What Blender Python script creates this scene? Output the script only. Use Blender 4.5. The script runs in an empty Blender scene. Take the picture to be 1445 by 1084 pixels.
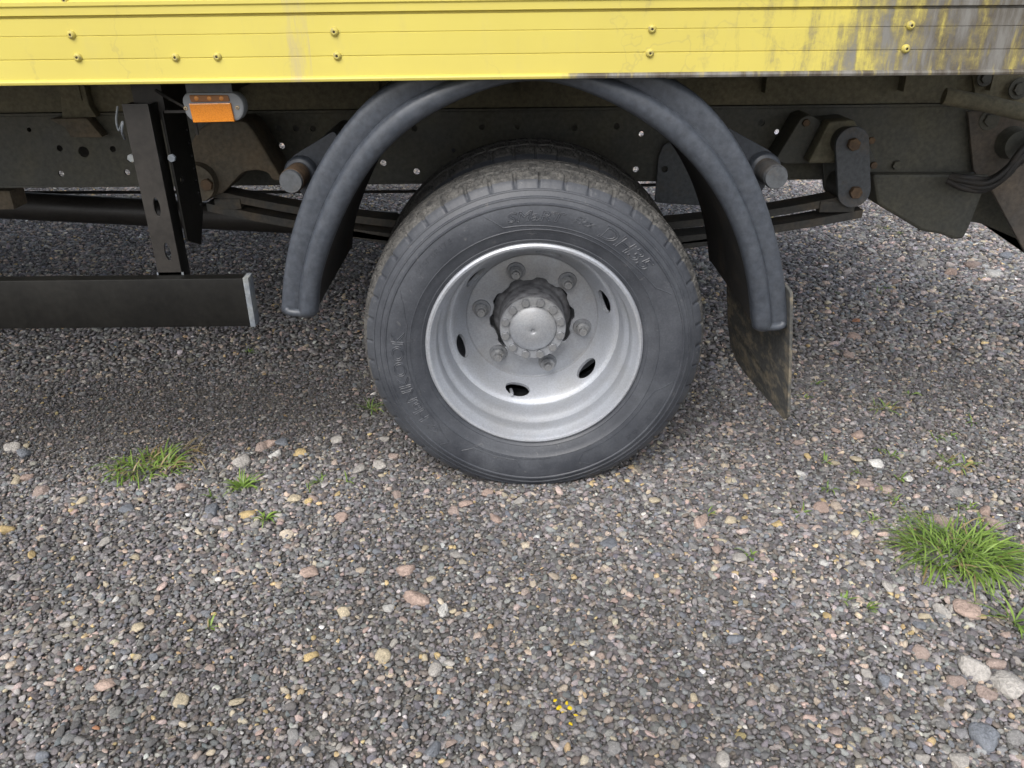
import bpy, bmesh, math, random
import numpy as np
from mathutils import Vector, Matrix, noise as mnoise

random.seed(7)
rng = np.random.default_rng(11)
R_ = math.radians
PI = math.pi
scene = bpy.context.scene
col = scene.collection

# ------------------------------------------------------------------ camera
F_PX, PITCH, ROLL = 1150.0, R_(26.8), R_(0.6)
CAM = Vector((0.0, -1.634, 1.096))
cam_rot = Matrix.Rotation(PI / 2 - PITCH, 3, 'X') @ Matrix.Rotation(-ROLL, 3, 'Z')
cd = bpy.data.cameras.new('camera')
cam = bpy.data.objects.new('camera', cd)
col.objects.link(cam)
cd.sensor_width = 36.0
cd.lens = F_PX / 1445.0 * 36.0
cd.clip_start = 0.02
cd.clip_end = 2000.0
cam.matrix_world = Matrix.Translation(CAM) @ cam_rot.to_4x4()
scene.camera = cam

# ------------------------------------------------------------------ light
SUN_EL, SUN_AZ = R_(50), R_(200)      # azimuth clockwise from +Y; behind the camera, a little to the left
world = bpy.data.worlds.new('World')
scene.world = world
world.use_nodes = True
wn, wl = world.node_tree.nodes, world.node_tree.links
wn.clear()
w_out = wn.new('ShaderNodeOutputWorld')
w_bg = wn.new('ShaderNodeBackground')
w_hs = wn.new('ShaderNodeHueSaturation')
w_sky = wn.new('ShaderNodeTexSky')
w_sky.sky_type = 'NISHITA'
w_sky.sun_disc = False
w_sky.sun_elevation = SUN_EL
w_sky.sun_rotation = SUN_AZ
w_sky.dust_density = 4.0
w_sky.air_density = 1.0
w_hs.inputs['Saturation'].default_value = 0.44
w_bg.inputs['Strength'].default_value = 0.15
wl.new(w_sky.outputs[0], w_hs.inputs['Color'])
wl.new(w_hs.outputs[0], w_bg.inputs['Color'])
wl.new(w_bg.outputs[0], w_out.inputs[0])
sl = bpy.data.lights.new('sun', 'SUN')
sl.energy = 1.4
sl.angle = R_(40)
sl.color = (1.0, 0.98, 0.955)
sun = bpy.data.objects.new('sun', sl)
col.objects.link(sun)
sd = Vector((math.sin(SUN_AZ) * math.cos(SUN_EL), math.cos(SUN_AZ) * math.cos(SUN_EL), math.sin(SUN_EL)))
sun.rotation_euler = sd.to_track_quat('Z', 'Y').to_euler()
sun.location = sd * 20
vs = scene.view_settings
vs.view_transform = 'Standard'
vs.look = 'None'
vs.gamma = 1.0
vs.use_curve_mapping = False
vs.exposure = 0.56


# ------------------------------------------------------------------ helpers
def ray(px, py):
    return cam_rot @ Vector(((px - 722.5) / F_PX, -(py - 542.0) / F_PX, -1.0))


def P(px, py, Y):            # the point of the vertical plane y = Y seen at a pixel of the photograph
    d = ray(px, py)
    return CAM + d * ((Y - CAM.y) / d.y)


def G(px, py, z=0.0):        # the point of the ground seen at a pixel
    d = ray(px, py)
    return CAM + d * ((z - CAM.z) / d.z)


def mesh_obj(name, me, mat, parent=None, smooth=None):
    o = bpy.data.objects.new(name, me)
    col.objects.link(o)
    for m in (mat if isinstance(mat, (list, tuple)) else [mat]):
        me.materials.append(m)
    if smooth is not None:
        me.shade_smooth()
        me.set_sharp_from_angle(angle=R_(smooth))
    if parent is not None:
        o.parent = parent
    return o


def from_bm(name, bm, mat, parent=None, smooth=None):
    me = bpy.data.meshes.new(name)
    bm.normal_update()
    bm.to_mesh(me)
    bm.free()
    return mesh_obj(name, me, mat, parent, smooth)


def from_vf(name, v, f, mat, parent=None, smooth=None):
    me = bpy.data.meshes.new(name)
    me.from_pydata([tuple(p) for p in v], [], [tuple(int(i) for i in q) for q in f])
    me.validate()
    me.update()
    return mesh_obj(name, me, mat, parent, smooth)


def tag(o, label=None, cat=None, group=None, kind=None):
    if label: o['label'] = label
    if cat: o['category'] = cat
    if group: o['group'] = group
    if kind: o['kind'] = kind
    return o


def add_box(bm, c, s, bevel=0.0, rot=None):
    m = Matrix.Translation(Vector(c))
    if rot is not None:
        m = m @ rot.to_4x4()
    m = m @ Matrix.Diagonal((s[0], s[1], s[2], 1.0))
    r = bmesh.ops.create_cube(bm, size=1.0, matrix=m)
    if bevel > 0:
        es = list({e for v in r['verts'] for e in v.link_edges})
        bmesh.ops.bevel(bm, geom=es, offset=bevel, segments=2, profile=0.6, affect='EDGES')
    return bm


def box(name, lo, hi, mat, parent, bevel=0.0):
    bm = bmesh.new()
    lo, hi = Vector(lo), Vector(hi)
    add_box(bm, (lo + hi) / 2, hi - lo, bevel)
    return from_bm(name, bm, mat, parent, 35)


def tube_vf(path, r, seg=12, cap=True, flat=1.0):
    """round tube along a path; r may be a list"""
    path = [Vector(p) for p in path]
    n = len(path)
    V, Fc = [], []
    up = None
    for i, p in enumerate(path):
        t = (path[min(i + 1, n - 1)] - path[max(i - 1, 0)]).normalized()
        if up is None:
            up = Vector((0, 0, 1)) if abs(t.z) < 0.9 else Vector((0, 1, 0))
        a = t.cross(up).normalized()
        b = a.cross(t).normalized()
        up = b
        rr = r[i] if isinstance(r, (list, tuple)) else r
        for k in range(seg):
            an = 2 * PI * k / seg
            V.append(p + a * math.cos(an) * rr + b * math.sin(an) * rr * flat)
    for i in range(n - 1):
        for k in range(seg):
            k2 = (k + 1) % seg
            Fc.append((i * seg + k, i * seg + k2, (i + 1) * seg + k2, (i + 1) * seg + k))
    if cap:
        Fc.append(tuple(range(seg - 1, -1, -1)))
        Fc.append(tuple((n - 1) * seg + k for k in range(seg)))
    return V, Fc


def tube(name, path, r, mat, parent, seg=14, cap=True):
    v, f = tube_vf(path, r, seg, cap)
    return from_vf(name, v, f, mat, parent, 50)


def smooth_path(pts, n):
    """Catmull-Rom resampling"""
    pts = [Vector(p) for p in pts]
    out = []
    m = len(pts) - 1
    for i in range(n):
        u = i / (n - 1) * m
        k = min(int(u), m - 1)
        t = u - k
        p0 = pts[k - 1] if k > 0 else pts[k] * 2 - pts[k + 1]
        p1, p2 = pts[k], pts[k + 1]
        p3 = pts[k + 2] if k + 2 <= m else p2 * 2 - p1
        out.append(0.5 * ((2 * p1) + (p2 - p0) * t + (2 * p0 - 5 * p1 + 4 * p2 - p3) * t * t + (3 * p1 - p0 - 3 * p2 + p3) * t ** 3))
    return out


def eval_mesh(ob):
    dg = bpy.context.evaluated_depsgraph_get()
    return bpy.data.meshes.new_from_object(ob.evaluated_get(dg))


def plate_mesh(outline, thick, holes=(), bevel=0.0, axis='Y', rnd=0.0):
    """flat plate with real holes: outline and holes in (u, v); holes (u, v, radius[, stretch])"""
    cu = bpy.data.curves.new('plate', 'CURVE')
    cu.dimensions = '2D'
    cu.fill_mode = 'BOTH'
    cu.extrude = max(thick / 2 - bevel, 1e-5)
    cu.bevel_depth = bevel
    cu.bevel_resolution = 1
    cu.offset = -bevel

    def poly(pts):
        s = cu.splines.new('POLY')
        s.points.add(len(pts) - 1)
        for i, p in enumerate(pts):
            s.points[i].co = (p[0], p[1], 0, 1)
        s.use_cyclic_u = True
    poly(round_corners(outline, rnd) if rnd > 0 else outline)
    for h in holes:
        st = h[3] if len(h) > 3 else 1.0
        n = 14
        poly([(h[0] + h[2] * math.cos(2 * PI * k / n), h[1] + h[2] * st * math.sin(2 * PI * k / n)) for k in range(n)])
    ob = bpy.data.objects.new('plate', cu)
    col.objects.link(ob)
    me = eval_mesh(ob)
    bpy.data.objects.remove(ob)
    if axis == 'Y':          # (u, v) -> (x, z), thickness along y
        me.transform(Matrix(((1, 0, 0, 0), (0, 0, -1, 0), (0, 1, 0, 0), (0, 0, 0, 1))))
    elif axis == 'X':        # (u, v) -> (y, z), thickness along x
        me.transform(Matrix(((0, 0, 1, 0), (1, 0, 0, 0), (0, 1, 0, 0), (0, 0, 0, 1))))
    return me


def round_corners(pts, r, n=5):
    out = []
    m = len(pts)
    for i in range(m):
        a, b, c = Vector(pts[i - 1][:2]), Vector(pts[i][:2]), Vector(pts[(i + 1) % m][:2])
        d1, d2 = (a - b), (c - b)
        rr = min(r, d1.length * 0.45, d2.length * 0.45)
        p1, p2 = b + d1.normalized() * rr, b + d2.normalized() * rr
        for k in range(n + 1):
            t = k / n
            q = p1 * (1 - t) ** 2 + b * 2 * t * (1 - t) + p2 * t * t
            out.append((q.x, q.y))
    return out


def px_plate(name, pix, Y, thick, mat, parent, holes=(), bevel=0.0015, rnd=0.0):
    """plate standing in the plane y = Y, its outline read off the photograph; thickness goes inboard"""
    o2 = [(P(a, b, Y).x, P(a, b, Y).z) for a, b in pix]
    hs = []
    for h in holes:
        q = P(h[0], h[1], Y)
        hs.append((q.x, q.z, h[2] * (Y - CAM.y) / math.cos(PITCH) / F_PX * 0.95))
    me = plate_mesh(o2, thick, hs, bevel, 'Y', rnd)
    o = mesh_obj(name, me, mat, parent, 35)
    me.transform(Matrix.Translation((0, Y + thick / 2, 0)))
    return o


def revolve_vf(prof, seg, closed=False, a0=0.0, fn=None):
    """prof = [(r, y)] turned round the y axis"""
    V, Fc = [], []
    n = len(prof)
    for k in range(seg):
        a = a0 + 2 * PI * k / seg
        for j, (r, y) in enumerate(prof):
            if fn: r, y = fn(j, r, y, a)
            V.append((r * math.cos(a), y, r * math.sin(a)))
    for k in range(seg):
        k2 = (k + 1) % seg
        for j in range(n - 1 if not closed else n):
            j2 = (j + 1) % n
            Fc.append((k * n + j, k * n + j2, k2 * n + j2, k2 * n + j))
    return V, Fc


def hexbolt_bm(bm, c, r, h, dome=0.0, washer=0.0, rot=0.0):
    """bolt head with its axis along -y (towards the viewer), base at c"""
    M = Matrix.Translation(Vector(c)) @ Matrix.Rotation(rot, 4, 'Y') @ Matrix.Rotation(PI / 2, 4, 'X')
    if washer:
        q = bmesh.ops.create_cone(bm, cap_ends=True, segments=24, radius1=washer, radius2=washer * 0.94, depth=h * 0.25,
                              matrix=M @ Matrix.Translation((0, 0, h * 0.125)))
    q = bmesh.ops.create_cone(bm, cap_ends=True, segments=6, radius1=r, radius2=r, depth=h, matrix=M @ Matrix.Translation((0, 0, h / 2)))
    es = [e for v in q['verts'] for e in v.link_edges]
    bmesh.ops.bevel(bm, geom=list(set(es)), offset=r * 0.08, segments=1, affect='EDGES')
    return bm


def bolt(name, c, r, h, mat, parent, washer=0.0, rot=0.3):
    bm = bmesh.new()
    hexbolt_bm(bm, c, r, h, washer=washer, rot=rot)
    return from_bm(name, bm, mat, parent, 30)


# ------------------------------------------------------------------ materials
def nodes_of(name):
    m = bpy.data.materials.new(name)
    m.use_nodes = True
    nt = m.node_tree
    b = nt.nodes['Principled BSDF']
    return m, nt, b


def N(nt, t, **kw):
    n = nt.nodes.new(t)
    for k, v in kw.items():
        if k in n.inputs.keys():
            n.inputs[k].default_value = v
        else:
            setattr(n, k, v)
    return n


def noise_tex(nt, scale, detail=6, rough=0.6, coord='Object', stretch=None):
    tc = nt.nodes.new('ShaderNodeTexCoord')
    mp = nt.nodes.new('ShaderNodeMapping')
    if stretch: mp.inputs['Scale'].default_value = stretch
    nt.links.new(tc.outputs[coord], mp.inputs[0])
    n = nt.nodes.new('ShaderNodeTexNoise')
    n.inputs['Scale'].default_value = scale
    n.inputs['Detail'].default_value = detail
    n.inputs['Roughness'].default_value = rough
    nt.links.new(mp.outputs[0], n.inputs['Vector'])
    return n


def ramp(nt, src, stops):
    r = nt.nodes.new('ShaderNodeValToRGB')
    e = r.color_ramp.elements
    while len(e) < len(stops): e.new(0.5)
    for i, (p, c) in enumerate(stops):
        e[i].position = p
        e[i].color = (c[0], c[1], c[2], 1) if isinstance(c, (tuple, list)) else (c, c, c, 1)
    nt.links.new(src, r.inputs[0])
    return r


def mix(nt, fac, a, b, mode='MIX'):
    m = nt.nodes.new('ShaderNodeMix')
    m.data_type = 'RGBA'
    m.blend_type = mode
    for i, s in ((0, fac), (6, a), (7, b)):
        if isinstance(s, bpy.types.NodeSocket): nt.links.new(s, m.inputs[i])
        elif isinstance(s, (tuple, list)): m.inputs[i].default_value = (*s, 1)
        else: m.inputs[i].default_value = s
    return m.outputs[2]


def bump(nt, b, src, strength=0.3, dist=0.002):
    bp = nt.nodes.new('ShaderNodeBump')
    bp.inputs['Strength'].default_value = strength
    bp.inputs['Distance'].default_value = dist
    nt.links.new(src, bp.inputs['Height'])
    nt.links.new(bp.outputs[0], b.inputs['Normal'])
    return bp


def dirty(name, base, dirt, rough=0.55, amount=(0.45, 0.7), scale=6.0, metal=0.0, fine=90.0, spec=0.5, bumps=0.15, stretch=None):
    """paint or plastic under patches of road dirt or rust"""
    m, nt, b = nodes_of(name)
    n1 = noise_tex(nt, scale, 8, 0.68, stretch=stretch)
    n2 = noise_tex(nt, fine, 4, 0.6)
    r1 = ramp(nt, n1.outputs[0], [(amount[0], 0.0), (amount[1], 1.0)])
    c = mix(nt, r1.outputs[0], base, dirt)
    r2 = ramp(nt, n2.outputs[0], [(0.3, 0.72), (0.7, 1.2)])
    c2 = mix(nt, 1.0, c, r2.outputs[0], 'MULTIPLY')
    nt.links.new(c2, b.inputs['Base Color'])
    rr = ramp(nt, r1.outputs[0], [(0.0, rough), (1.0, min(rough + 0.35, 0.95))])
    nt.links.new(rr.outputs[0], b.inputs['Roughness'])
    b.inputs['Metallic'].default_value = metal
    b.inputs['Specular IOR Level'].default_value = spec
    bump(nt, b, n2.outputs[0], bumps, 0.001)
    return m


M = {}
M['chassis'] = dirty('chassis_paint', (0.062, 0.063, 0.054), (0.125, 0.116, 0.080), 0.5, (0.42, 0.75), 3.0)
M['chassis_dusty_lit'] = dirty('dusty_lit_underbody', (0.135, 0.125, 0.085), (0.22, 0.19, 0.12), 0.8, (0.35, 0.75), 5.0)  # road dust, with the olive glow under the body panel mixed into its colour
M['rust'] = dirty('rusty_cast_steel', (0.115, 0.10, 0.075), (0.19, 0.145, 0.095), 0.8, (0.42, 0.72), 9.0)
M['rust_bolt'] = dirty('rusty_bolt', (0.11, 0.075, 0.05), (0.18, 0.115, 0.065), 0.8, (0.4, 0.65), 60.0)
M['spring'] = dirty('spring_steel', (0.05, 0.049, 0.045), (0.14, 0.11, 0.075), 0.65, (0.45, 0.75), 10.0)
M['black_gloss'] = dirty('black_gloss_paint', (0.008, 0.008, 0.0075), (0.016, 0.015, 0.012), 0.33, (0.4, 0.9), 4.0, bumps=0.04, spec=0.3)
M['black_satin'] = dirty('black_satin_paint', (0.020, 0.018, 0.016), (0.04, 0.034, 0.028), 0.42, (0.4, 0.9), 7.0, bumps=0.06)
M['plastic'] = dirty('weathered_black_plastic', (0.049, 0.057, 0.071), (0.066, 0.073, 0.086), 0.30, (0.30, 0.95), 40.0, bumps=0.03)
M['plastic_in'] = dirty('plastic_guard_inside', (0.014, 0.013, 0.012), (0.06, 0.045, 0.03), 0.7, (0.5, 0.85), 14.0)
M['flap'] = dirty('muddy_rubber_flap', (0.075, 0.076, 0.072), (0.20, 0.172, 0.125), 0.8, (0.46, 0.62), 36.0, stretch=(1, 0.4, 0.85), fine=120)
M['grey_metal'] = dirty('grey_painted_steel', (0.085, 0.092, 0.10), (0.15, 0.12, 0.09), 0.55, (0.5, 0.8), 12.0)
M['end_cap'] = dirty('grey_end_cap', (0.16, 0.18, 0.205), (0.28, 0.28, 0.24), 0.5, (0.45, 0.8), 20.0)
M['hose'] = dirty('black_hose', (0.018, 0.017, 0.016), (0.06, 0.05, 0.04), 0.6, (0.45, 0.8), 20.0)
M['tail_plate'] = dirty('dusty_steel_plate', (0.075, 0.068, 0.060), (0.14, 0.11, 0.08), 0.75, (0.35, 0.75), 6.0)

# lamp
m, nt, b = nodes_of('lamp_housing'); b.inputs['Base Color'].default_value = (0.19, 0.20, 0.21, 1); b.inputs['Roughness'].default_value = 0.5
M['lamp_grey'] = m
m, nt, b = nodes_of('amber_reflector')
v = N(nt, 'ShaderNodeTexVoronoi'); v.inputs['Scale'].default_value = 420.0
tc = nt.nodes.new('ShaderNodeTexCoord'); nt.links.new(tc.outputs['Object'], v.inputs['Vector'])
nt.links.new(ramp(nt, v.outputs['Distance'], [(0.0, (0.75, 0.27, 0.02)), (0.8, (0.55, 0.17, 0.008))]).outputs[0], b.inputs['Base Color'])
b.inputs['Roughness'].default_value = 0.25; b.inputs['Coat Weight'].default_value = 0.5
M['amber'] = m
m, nt, b = nodes_of('amber_lens'); b.inputs['Base Color'].default_value = (0.22, 0.10, 0.04, 1); b.inputs['Roughness'].default_value = 0.15
M['lens'] = m
m, nt, b = nodes_of('amber_diode'); b.inputs['Base Color'].default_value = (0.55, 0.22, 0.05, 1); b.inputs['Roughness'].default_value = 0.2
M['diode'] = m
m, nt, b = nodes_of('brass_screw'); b.inputs['Base Color'].default_value = (0.45, 0.36, 0.24, 1); b.inputs['Metallic'].default_value = 0.8; b.inputs['Roughness'].default_value = 0.45
M['screw'] = m

# silver wheel paint
def silver(name, base, rough, dirt):
    m, nt, b = nodes_of(name)
    n1 = noise_tex(nt, 9.0, 7, 0.65)
    n2 = noise_tex(nt, 260.0, 3, 0.5)
    c = mix(nt, ramp(nt, n1.outputs[0], [(0.45, 0.0), (0.8, dirt)]).outputs[0], base, (0.30, 0.29, 0.27))
    c = mix(nt, 1.0, c, ramp(nt, n2.outputs[0], [(0.3, 0.86), (0.7, 1.08)]).outputs[0], 'MULTIPLY')
    nt.links.new(c, b.inputs['Base Color'])
    b.inputs['Metallic'].default_value = 0.45
    nt.links.new(ramp(nt, n1.outputs[0], [(0.3, rough - 0.06), (0.75, rough + 0.12)]).outputs[0], b.inputs['Roughness'])
    bump(nt, b, n2.outputs[0], 0.12, 0.0006)
    return m
M['silver'] = silver('silver_wheel_paint', (0.43, 0.452, 0.49), 0.42, 0.6)
M['nut'] = silver('grey_nut_paint', (0.23, 0.24, 0.257), 0.38, 0.8)
M['silver_disc'] = silver('shaded_dusty_disc', (0.33, 0.345, 0.372), 0.40, 0.9)  # some dust, but mostly shade of the recessed disc painted as darker silver
M['silver_dull'] = silver('dull_silver_paint', (0.33, 0.345, 0.37), 0.46, 0.8)
m, nt, b = nodes_of('dark_hub_recess'); n1 = noise_tex(nt, 40.0)
nt.links.new(ramp(nt, n1.outputs[0], [(0.35, (0.06, 0.06, 0.066)), (0.7, (0.24, 0.245, 0.26))]).outputs[0], b.inputs['Base Color'])
b.inputs['Roughness'].default_value = 0.6
M['hub_dark'] = m

# tyre rubber
m, nt, b = nodes_of('tyre_rubber')
n1 = noise_tex(nt, 7.0, 8, 0.7); n2 = noise_tex(nt, 240.0, 3, 0.6); n3 = noise_tex(nt, 60.0, 4, 0.75)
c = mix(nt, ramp(nt, n1.outputs[0], [(0.38, 0.0), (0.72, 1.0)]).outputs[0], (0.038, 0.042, 0.051), (0.075, 0.081, 0.093))
c = mix(nt, ramp(nt, n3.outputs[0], [(0.62, 0.0), (0.74, 0.55)]).outputs[0], c, (0.14, 0.138, 0.135))
c = mix(nt, 1.0, c, ramp(nt, n2.outputs[0], [(0.3, 0.85), (0.7, 1.15)]).outputs[0], 'MULTIPLY')
nt.links.new(c, b.inputs['Base Color']); nt.links.new(ramp(nt, n1.outputs[0], [(0.35, 0.40), (0.7, 0.62)]).outputs[0], b.inputs['Roughness'])
bump(nt, b, mix(nt, 0.5, n2.outputs[0], n3.outputs[0]), 0.22, 0.0010)
M['rubber'] = m
m, nt, b = nodes_of('dusty_tread')
n1 = noise_tex(nt, 45.0, 7, 0.75); n2 = noise_tex(nt, 260.0, 4, 0.7)
c = mix(nt, ramp(nt, n1.outputs[0], [(0.38, 0.0), (0.60, 1.0)]).outputs[0], (0.04, 0.04, 0.04), (0.125, 0.121, 0.112))
c = mix(nt, 1.0, c, ramp(nt, n2.outputs[0], [(0.3, 0.6), (0.65, 1.25)]).outputs[0], 'MULTIPLY')
nt.links.new(c, b.inputs['Base Color']); b.inputs['Roughness'].default_value = 0.9
bump(nt, b, n2.outputs[0], 0.6, 0.002)
M['tread'] = m

# yellow body paint, worn through to bare aluminium towards the rear of the truck
def body_paint(name, edge, bead=False):
    m, nt, b = nodes_of(name)
    tc = nt.nodes.new('ShaderNodeTexCoord')
    sx = nt.nodes.new('ShaderNodeSeparateXYZ'); nt.links.new(tc.outputs['Object'], sx.inputs[0])
    # leaning streaks
    mp = nt.nodes.new('ShaderNodeMapping'); mp.inputs['Rotation'].default_value = (0, R_(-9), 0); mp.inputs['Scale'].default_value = (26, 1, 4.2)
    nt.links.new(tc.outputs['Object'], mp.inputs[0])
    st = N(nt, 'ShaderNodeTexNoise'); st.inputs['Scale'].default_value = 1.0; st.inputs['Detail'].default_value = 8; st.inputs['Roughness'].default_value = 0.72
    nt.links.new(mp.outputs[0], st.inputs['Vector'])
    mp2 = nt.nodes.new('ShaderNodeMapping'); mp2.inputs['Rotation'].default_value = (0, R_(24), 0); mp2.inputs['Scale'].default_value = (60, 1, 7)
    nt.links.new(tc.outputs['Object'], mp2.inputs[0])
    st2 = N(nt, 'ShaderNodeTexNoise'); st2.inputs['Scale'].default_value = 1.0; st2.inputs['Detail'].default_value = 6; st2.inputs['Roughness'].default_value = 0.6
    nt.links.new(mp2.outputs[0], st2.inputs['Vector'])
    big = noise_tex(nt, 2.6, 5, 0.6)
    def math_(op, a, bb, clamp=False):
        n = nt.nodes.new('ShaderNodeMath'); n.operation = op; n.use_clamp = clamp
        for i, s in enumerate((a, bb)):
            if isinstance(s, bpy.types.NodeSocket): nt.links.new(s, n.inputs[i])
            else: n.inputs[i].default_value = s
        return n.outputs[0]
    # how far along the truck
    mr = nt.nodes.new('ShaderNodeMapRange'); nt.links.new(sx.outputs[0], mr.inputs[0])
    mr.inputs[1].default_value = edge; mr.inputs[2].default_value = edge + (0.12 if bead else 0.42)
    mr.inputs[3].default_value = -0.36; mr.inputs[4].default_value = 0.36 if bead else 0.07
    s = math_('ADD', st.outputs[0], mr.outputs[0])
    chip = noise_tex(nt, 42.0, 7, 0.75)
    s = math_('ADD', s, math_('MULTIPLY', math_('SUBTRACT', big.outputs[0], 0.5), 0.45))
    s = math_('ADD', s, math_('MULTIPLY', math_('SUBTRACT', chip.outputs[0], 0.5), 0.38))
    worn = ramp(nt, s, [(0.38, 0.0), (0.60, 1.0)]).outputs[0]
    # islands of paint that are left as thin drips
    keep = ramp(nt, st2.outputs[0], [(0.56, 0.0), (0.66, 0.8)]).outputs[0]
    worn2 = mix(nt, keep, worn, (0, 0, 0))
    # dulled stage between paint and metal
    dull = ramp(nt, s, [(0.30, 0.0), (0.55, 1.0)]).outputs[0]
    fine = noise_tex(nt, 30.0, 6, 0.7, stretch=(1, 1, 0.35))
    yel = mix(nt, ramp(nt, big.outputs[0], [(0.35, 0.0), (0.75, 1.0)]).outputs[0], (0.60, 0.515, 0.105), (0.535, 0.45, 0.10))
    yel = mix(nt, ramp(nt, fine.outputs[0], [(0.55, 0.0), (0.85, 0.35)]).outputs[0], yel, (0.48, 0.41, 0.15))
    yel = mix(nt, math_('MULTIPLY', dull, 0.8), yel, (0.27, 0.225, 0.095))
    alu = mix(nt, fine.outputs[0], (0.125, 0.122, 0.112), (0.27, 0.262, 0.24))
    alu = mix(nt, ramp(nt, st.outputs[0], [(0.42, 0.9), (0.60, 0.0)]).outputs[0], alu, (0.075, 0.06, 0.042))
    c = mix(nt, worn2, yel, alu)
    # a grimy run under the leaking joint
    g = nt.nodes.new('ShaderNodeMath'); g.operation = 'COMPARE'; nt.links.new(sx.outputs[0], g.inputs[0]); g.inputs[1].default_value = -0.375; g.inputs[2].default_value = 0.02
    grime = math_('MULTIPLY', g.outputs[0], ramp(nt, st.outputs[0], [(0.42, 0.0), (0.6, 0.55)]).outputs[0])
    c = mix(nt, grime, c, (0.38, 0.31, 0.26))
    # hair cracks
    vo = N(nt, 'ShaderNodeTexVoronoi'); vo.feature = 'DISTANCE_TO_EDGE'; vo.inputs['Scale'].default_value = 3.1
    wz = N(nt, 'ShaderNodeVectorMath'); wz.operation = 'ADD'; nt.links.new(tc.outputs['Object'], wz.inputs[0])
    wn_ = noise_tex(nt, 9.0, 4, 0.6); sc_ = N(nt, 'ShaderNodeVectorMath'); sc_.operation = 'SCALE'; sc_.inputs['Scale'].default_value = 0.16
    nt.links.new(wn_.outputs['Color'], sc_.inputs[0]); nt.links.new(sc_.outputs[0], wz.inputs[1]); nt.links.new(wz.outputs[0], vo.inputs['Vector'])
    cr = ramp(nt, vo.outputs['Distance'], [(0.0, 0.22), (0.008, 0.0)]).outputs[0]
    crm = math_('MULTIPLY', cr, ramp(nt, big.outputs[0], [(0.50, 0.0), (0.62, 1.0)]).outputs[0])
    c = mix(nt, crm, c, (0.22, 0.18, 0.12))
    nt.links.new(c, b.inputs['Base Color'])
    nt.links.new(math_('MULTIPLY', worn2, 0.15), b.inputs['Metallic'])
    nt.links.new(ramp(nt, fine.outputs[0], [(0.3, 0.36), (0.8, 0.6)]).outputs[0], b.inputs['Roughness'])
    bump(nt, b, mix(nt, 0.5, worn2, fine.outputs[0]), 0.12, 0.0012)
    return m
M['body'] = body_paint('worn_yellow_paint', 0.35)
M['bead'] = body_paint('worn_yellow_bead', 0.06, True)
m, nt, b = nodes_of('yellow_rivet_paint')
n1 = noise_tex(nt, 120.0, 4, 0.6)
nt.links.new(ramp(nt, n1.outputs[0], [(0.45, (0.52, 0.44, 0.10)), (0.68, (0.27, 0.235, 0.13))]).outputs[0], b.inputs['Base Color']); b.inputs['Roughness'].default_value = 0.42
M['rivet'] = m
m, nt, b = nodes_of('rivet_hole'); b.inputs['Base Color'].default_value = (0.05, 0.035, 0.02, 1); b.inputs['Roughness'].default_value = 0.8
M['dark'] = m
m, nt, b = nodes_of('floor_board'); n1 = noise_tex(nt, 8.0)
nt.links.new(ramp(nt, n1.outputs[0], [(0.3, (0.05, 0.042, 0.032)), (0.7, (0.10, 0.085, 0.065))]).outputs[0], b.inputs['Base Color']); b.inputs['Roughness'].default_value = 0.85
M['floor'] = m

# stones
def stone_mat(name, instanced):
    m, nt, b = nodes_of(name)
    if instanced:
        a = N(nt, 'ShaderNodeAttribute'); a.attribute_type = 'INSTANCER'; a.attribute_name = 'tint'; base = a.outputs['Color']
    else:
        a = nt.nodes.new('ShaderNodeObjectInfo'); base = a.outputs['Color']
    oi = nt.nodes.new('ShaderNodeObjectInfo')
    tc = nt.nodes.new('ShaderNodeTexCoord')
    ad = N(nt, 'ShaderNodeVectorMath'); ad.operation = 'ADD'
    nt.links.new(tc.outputs['Object'], ad.inputs[0])
    mu = N(nt, 'ShaderNodeVectorMath'); mu.operation = 'SCALE'; mu.inputs['Scale'].default_value = 37.0
    cmb = nt.nodes.new('ShaderNodeCombineXYZ')
    for i in range(3): nt.links.new(oi.outputs['Random'], cmb.inputs[i])
    nt.links.new(cmb.outputs[0], mu.inputs[0]); nt.links.new(mu.outputs[0], ad.inputs[1])
    n1 = N(nt, 'ShaderNodeTexNoise'); n1.inputs['Scale'].default_value = 1.5; n1.inputs['Detail'].default_value = 7; n1.inputs['Roughness'].default_value = 0.72
    n2 = N(nt, 'ShaderNodeTexNoise'); n2.inputs['Scale'].default_value = 9.0; n2.inputs['Detail'].default_value = 4; n2.inputs['Roughness'].default_value = 0.7
    for n in (n1, n2): nt.links.new(ad.outputs[0], n.inputs['Vector'])
    c = mix(nt, 1.0, base, ramp(nt, n1.outputs[0], [(0.25, 0.62), (0.5, 1.0), (0.8, 1.45)]).outputs[0], 'MULTIPLY')
    c = mix(nt, 1.0, c, ramp(nt, n2.outputs[0], [(0.3, 0.72), (0.55, 1.0), (0.75, 1.35)]).outputs[0], 'MULTIPLY')
    nt.links.new(c, b.inputs['Base Color'])
    b.inputs['Roughness'].default_value = 0.72
    b.inputs['Specular IOR Level'].default_value = 0.35
    bp = bump(nt, b, n2.outputs[0], 0.55, 0.06 if instanced else 0.05)
    return m
M['gravel'] = stone_mat('gravel_stone', True)
M['stone'] = stone_mat('loose_stone', False)
m, nt, b = nodes_of('grit')
n1 = noise_tex(nt, 1.6, 6, 0.6); n2 = noise_tex(nt, 120.0, 5, 0.75); vo = N(nt, 'ShaderNodeTexVoronoi'); vo.inputs['Scale'].default_value = 85.0
tc = nt.nodes.new('ShaderNodeTexCoord'); nt.links.new(tc.outputs['Object'], vo.inputs['Vector'])
sp = nt.nodes.new('ShaderNodeSeparateColor'); nt.links.new(vo.outputs['Color'], sp.inputs[0])
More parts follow.
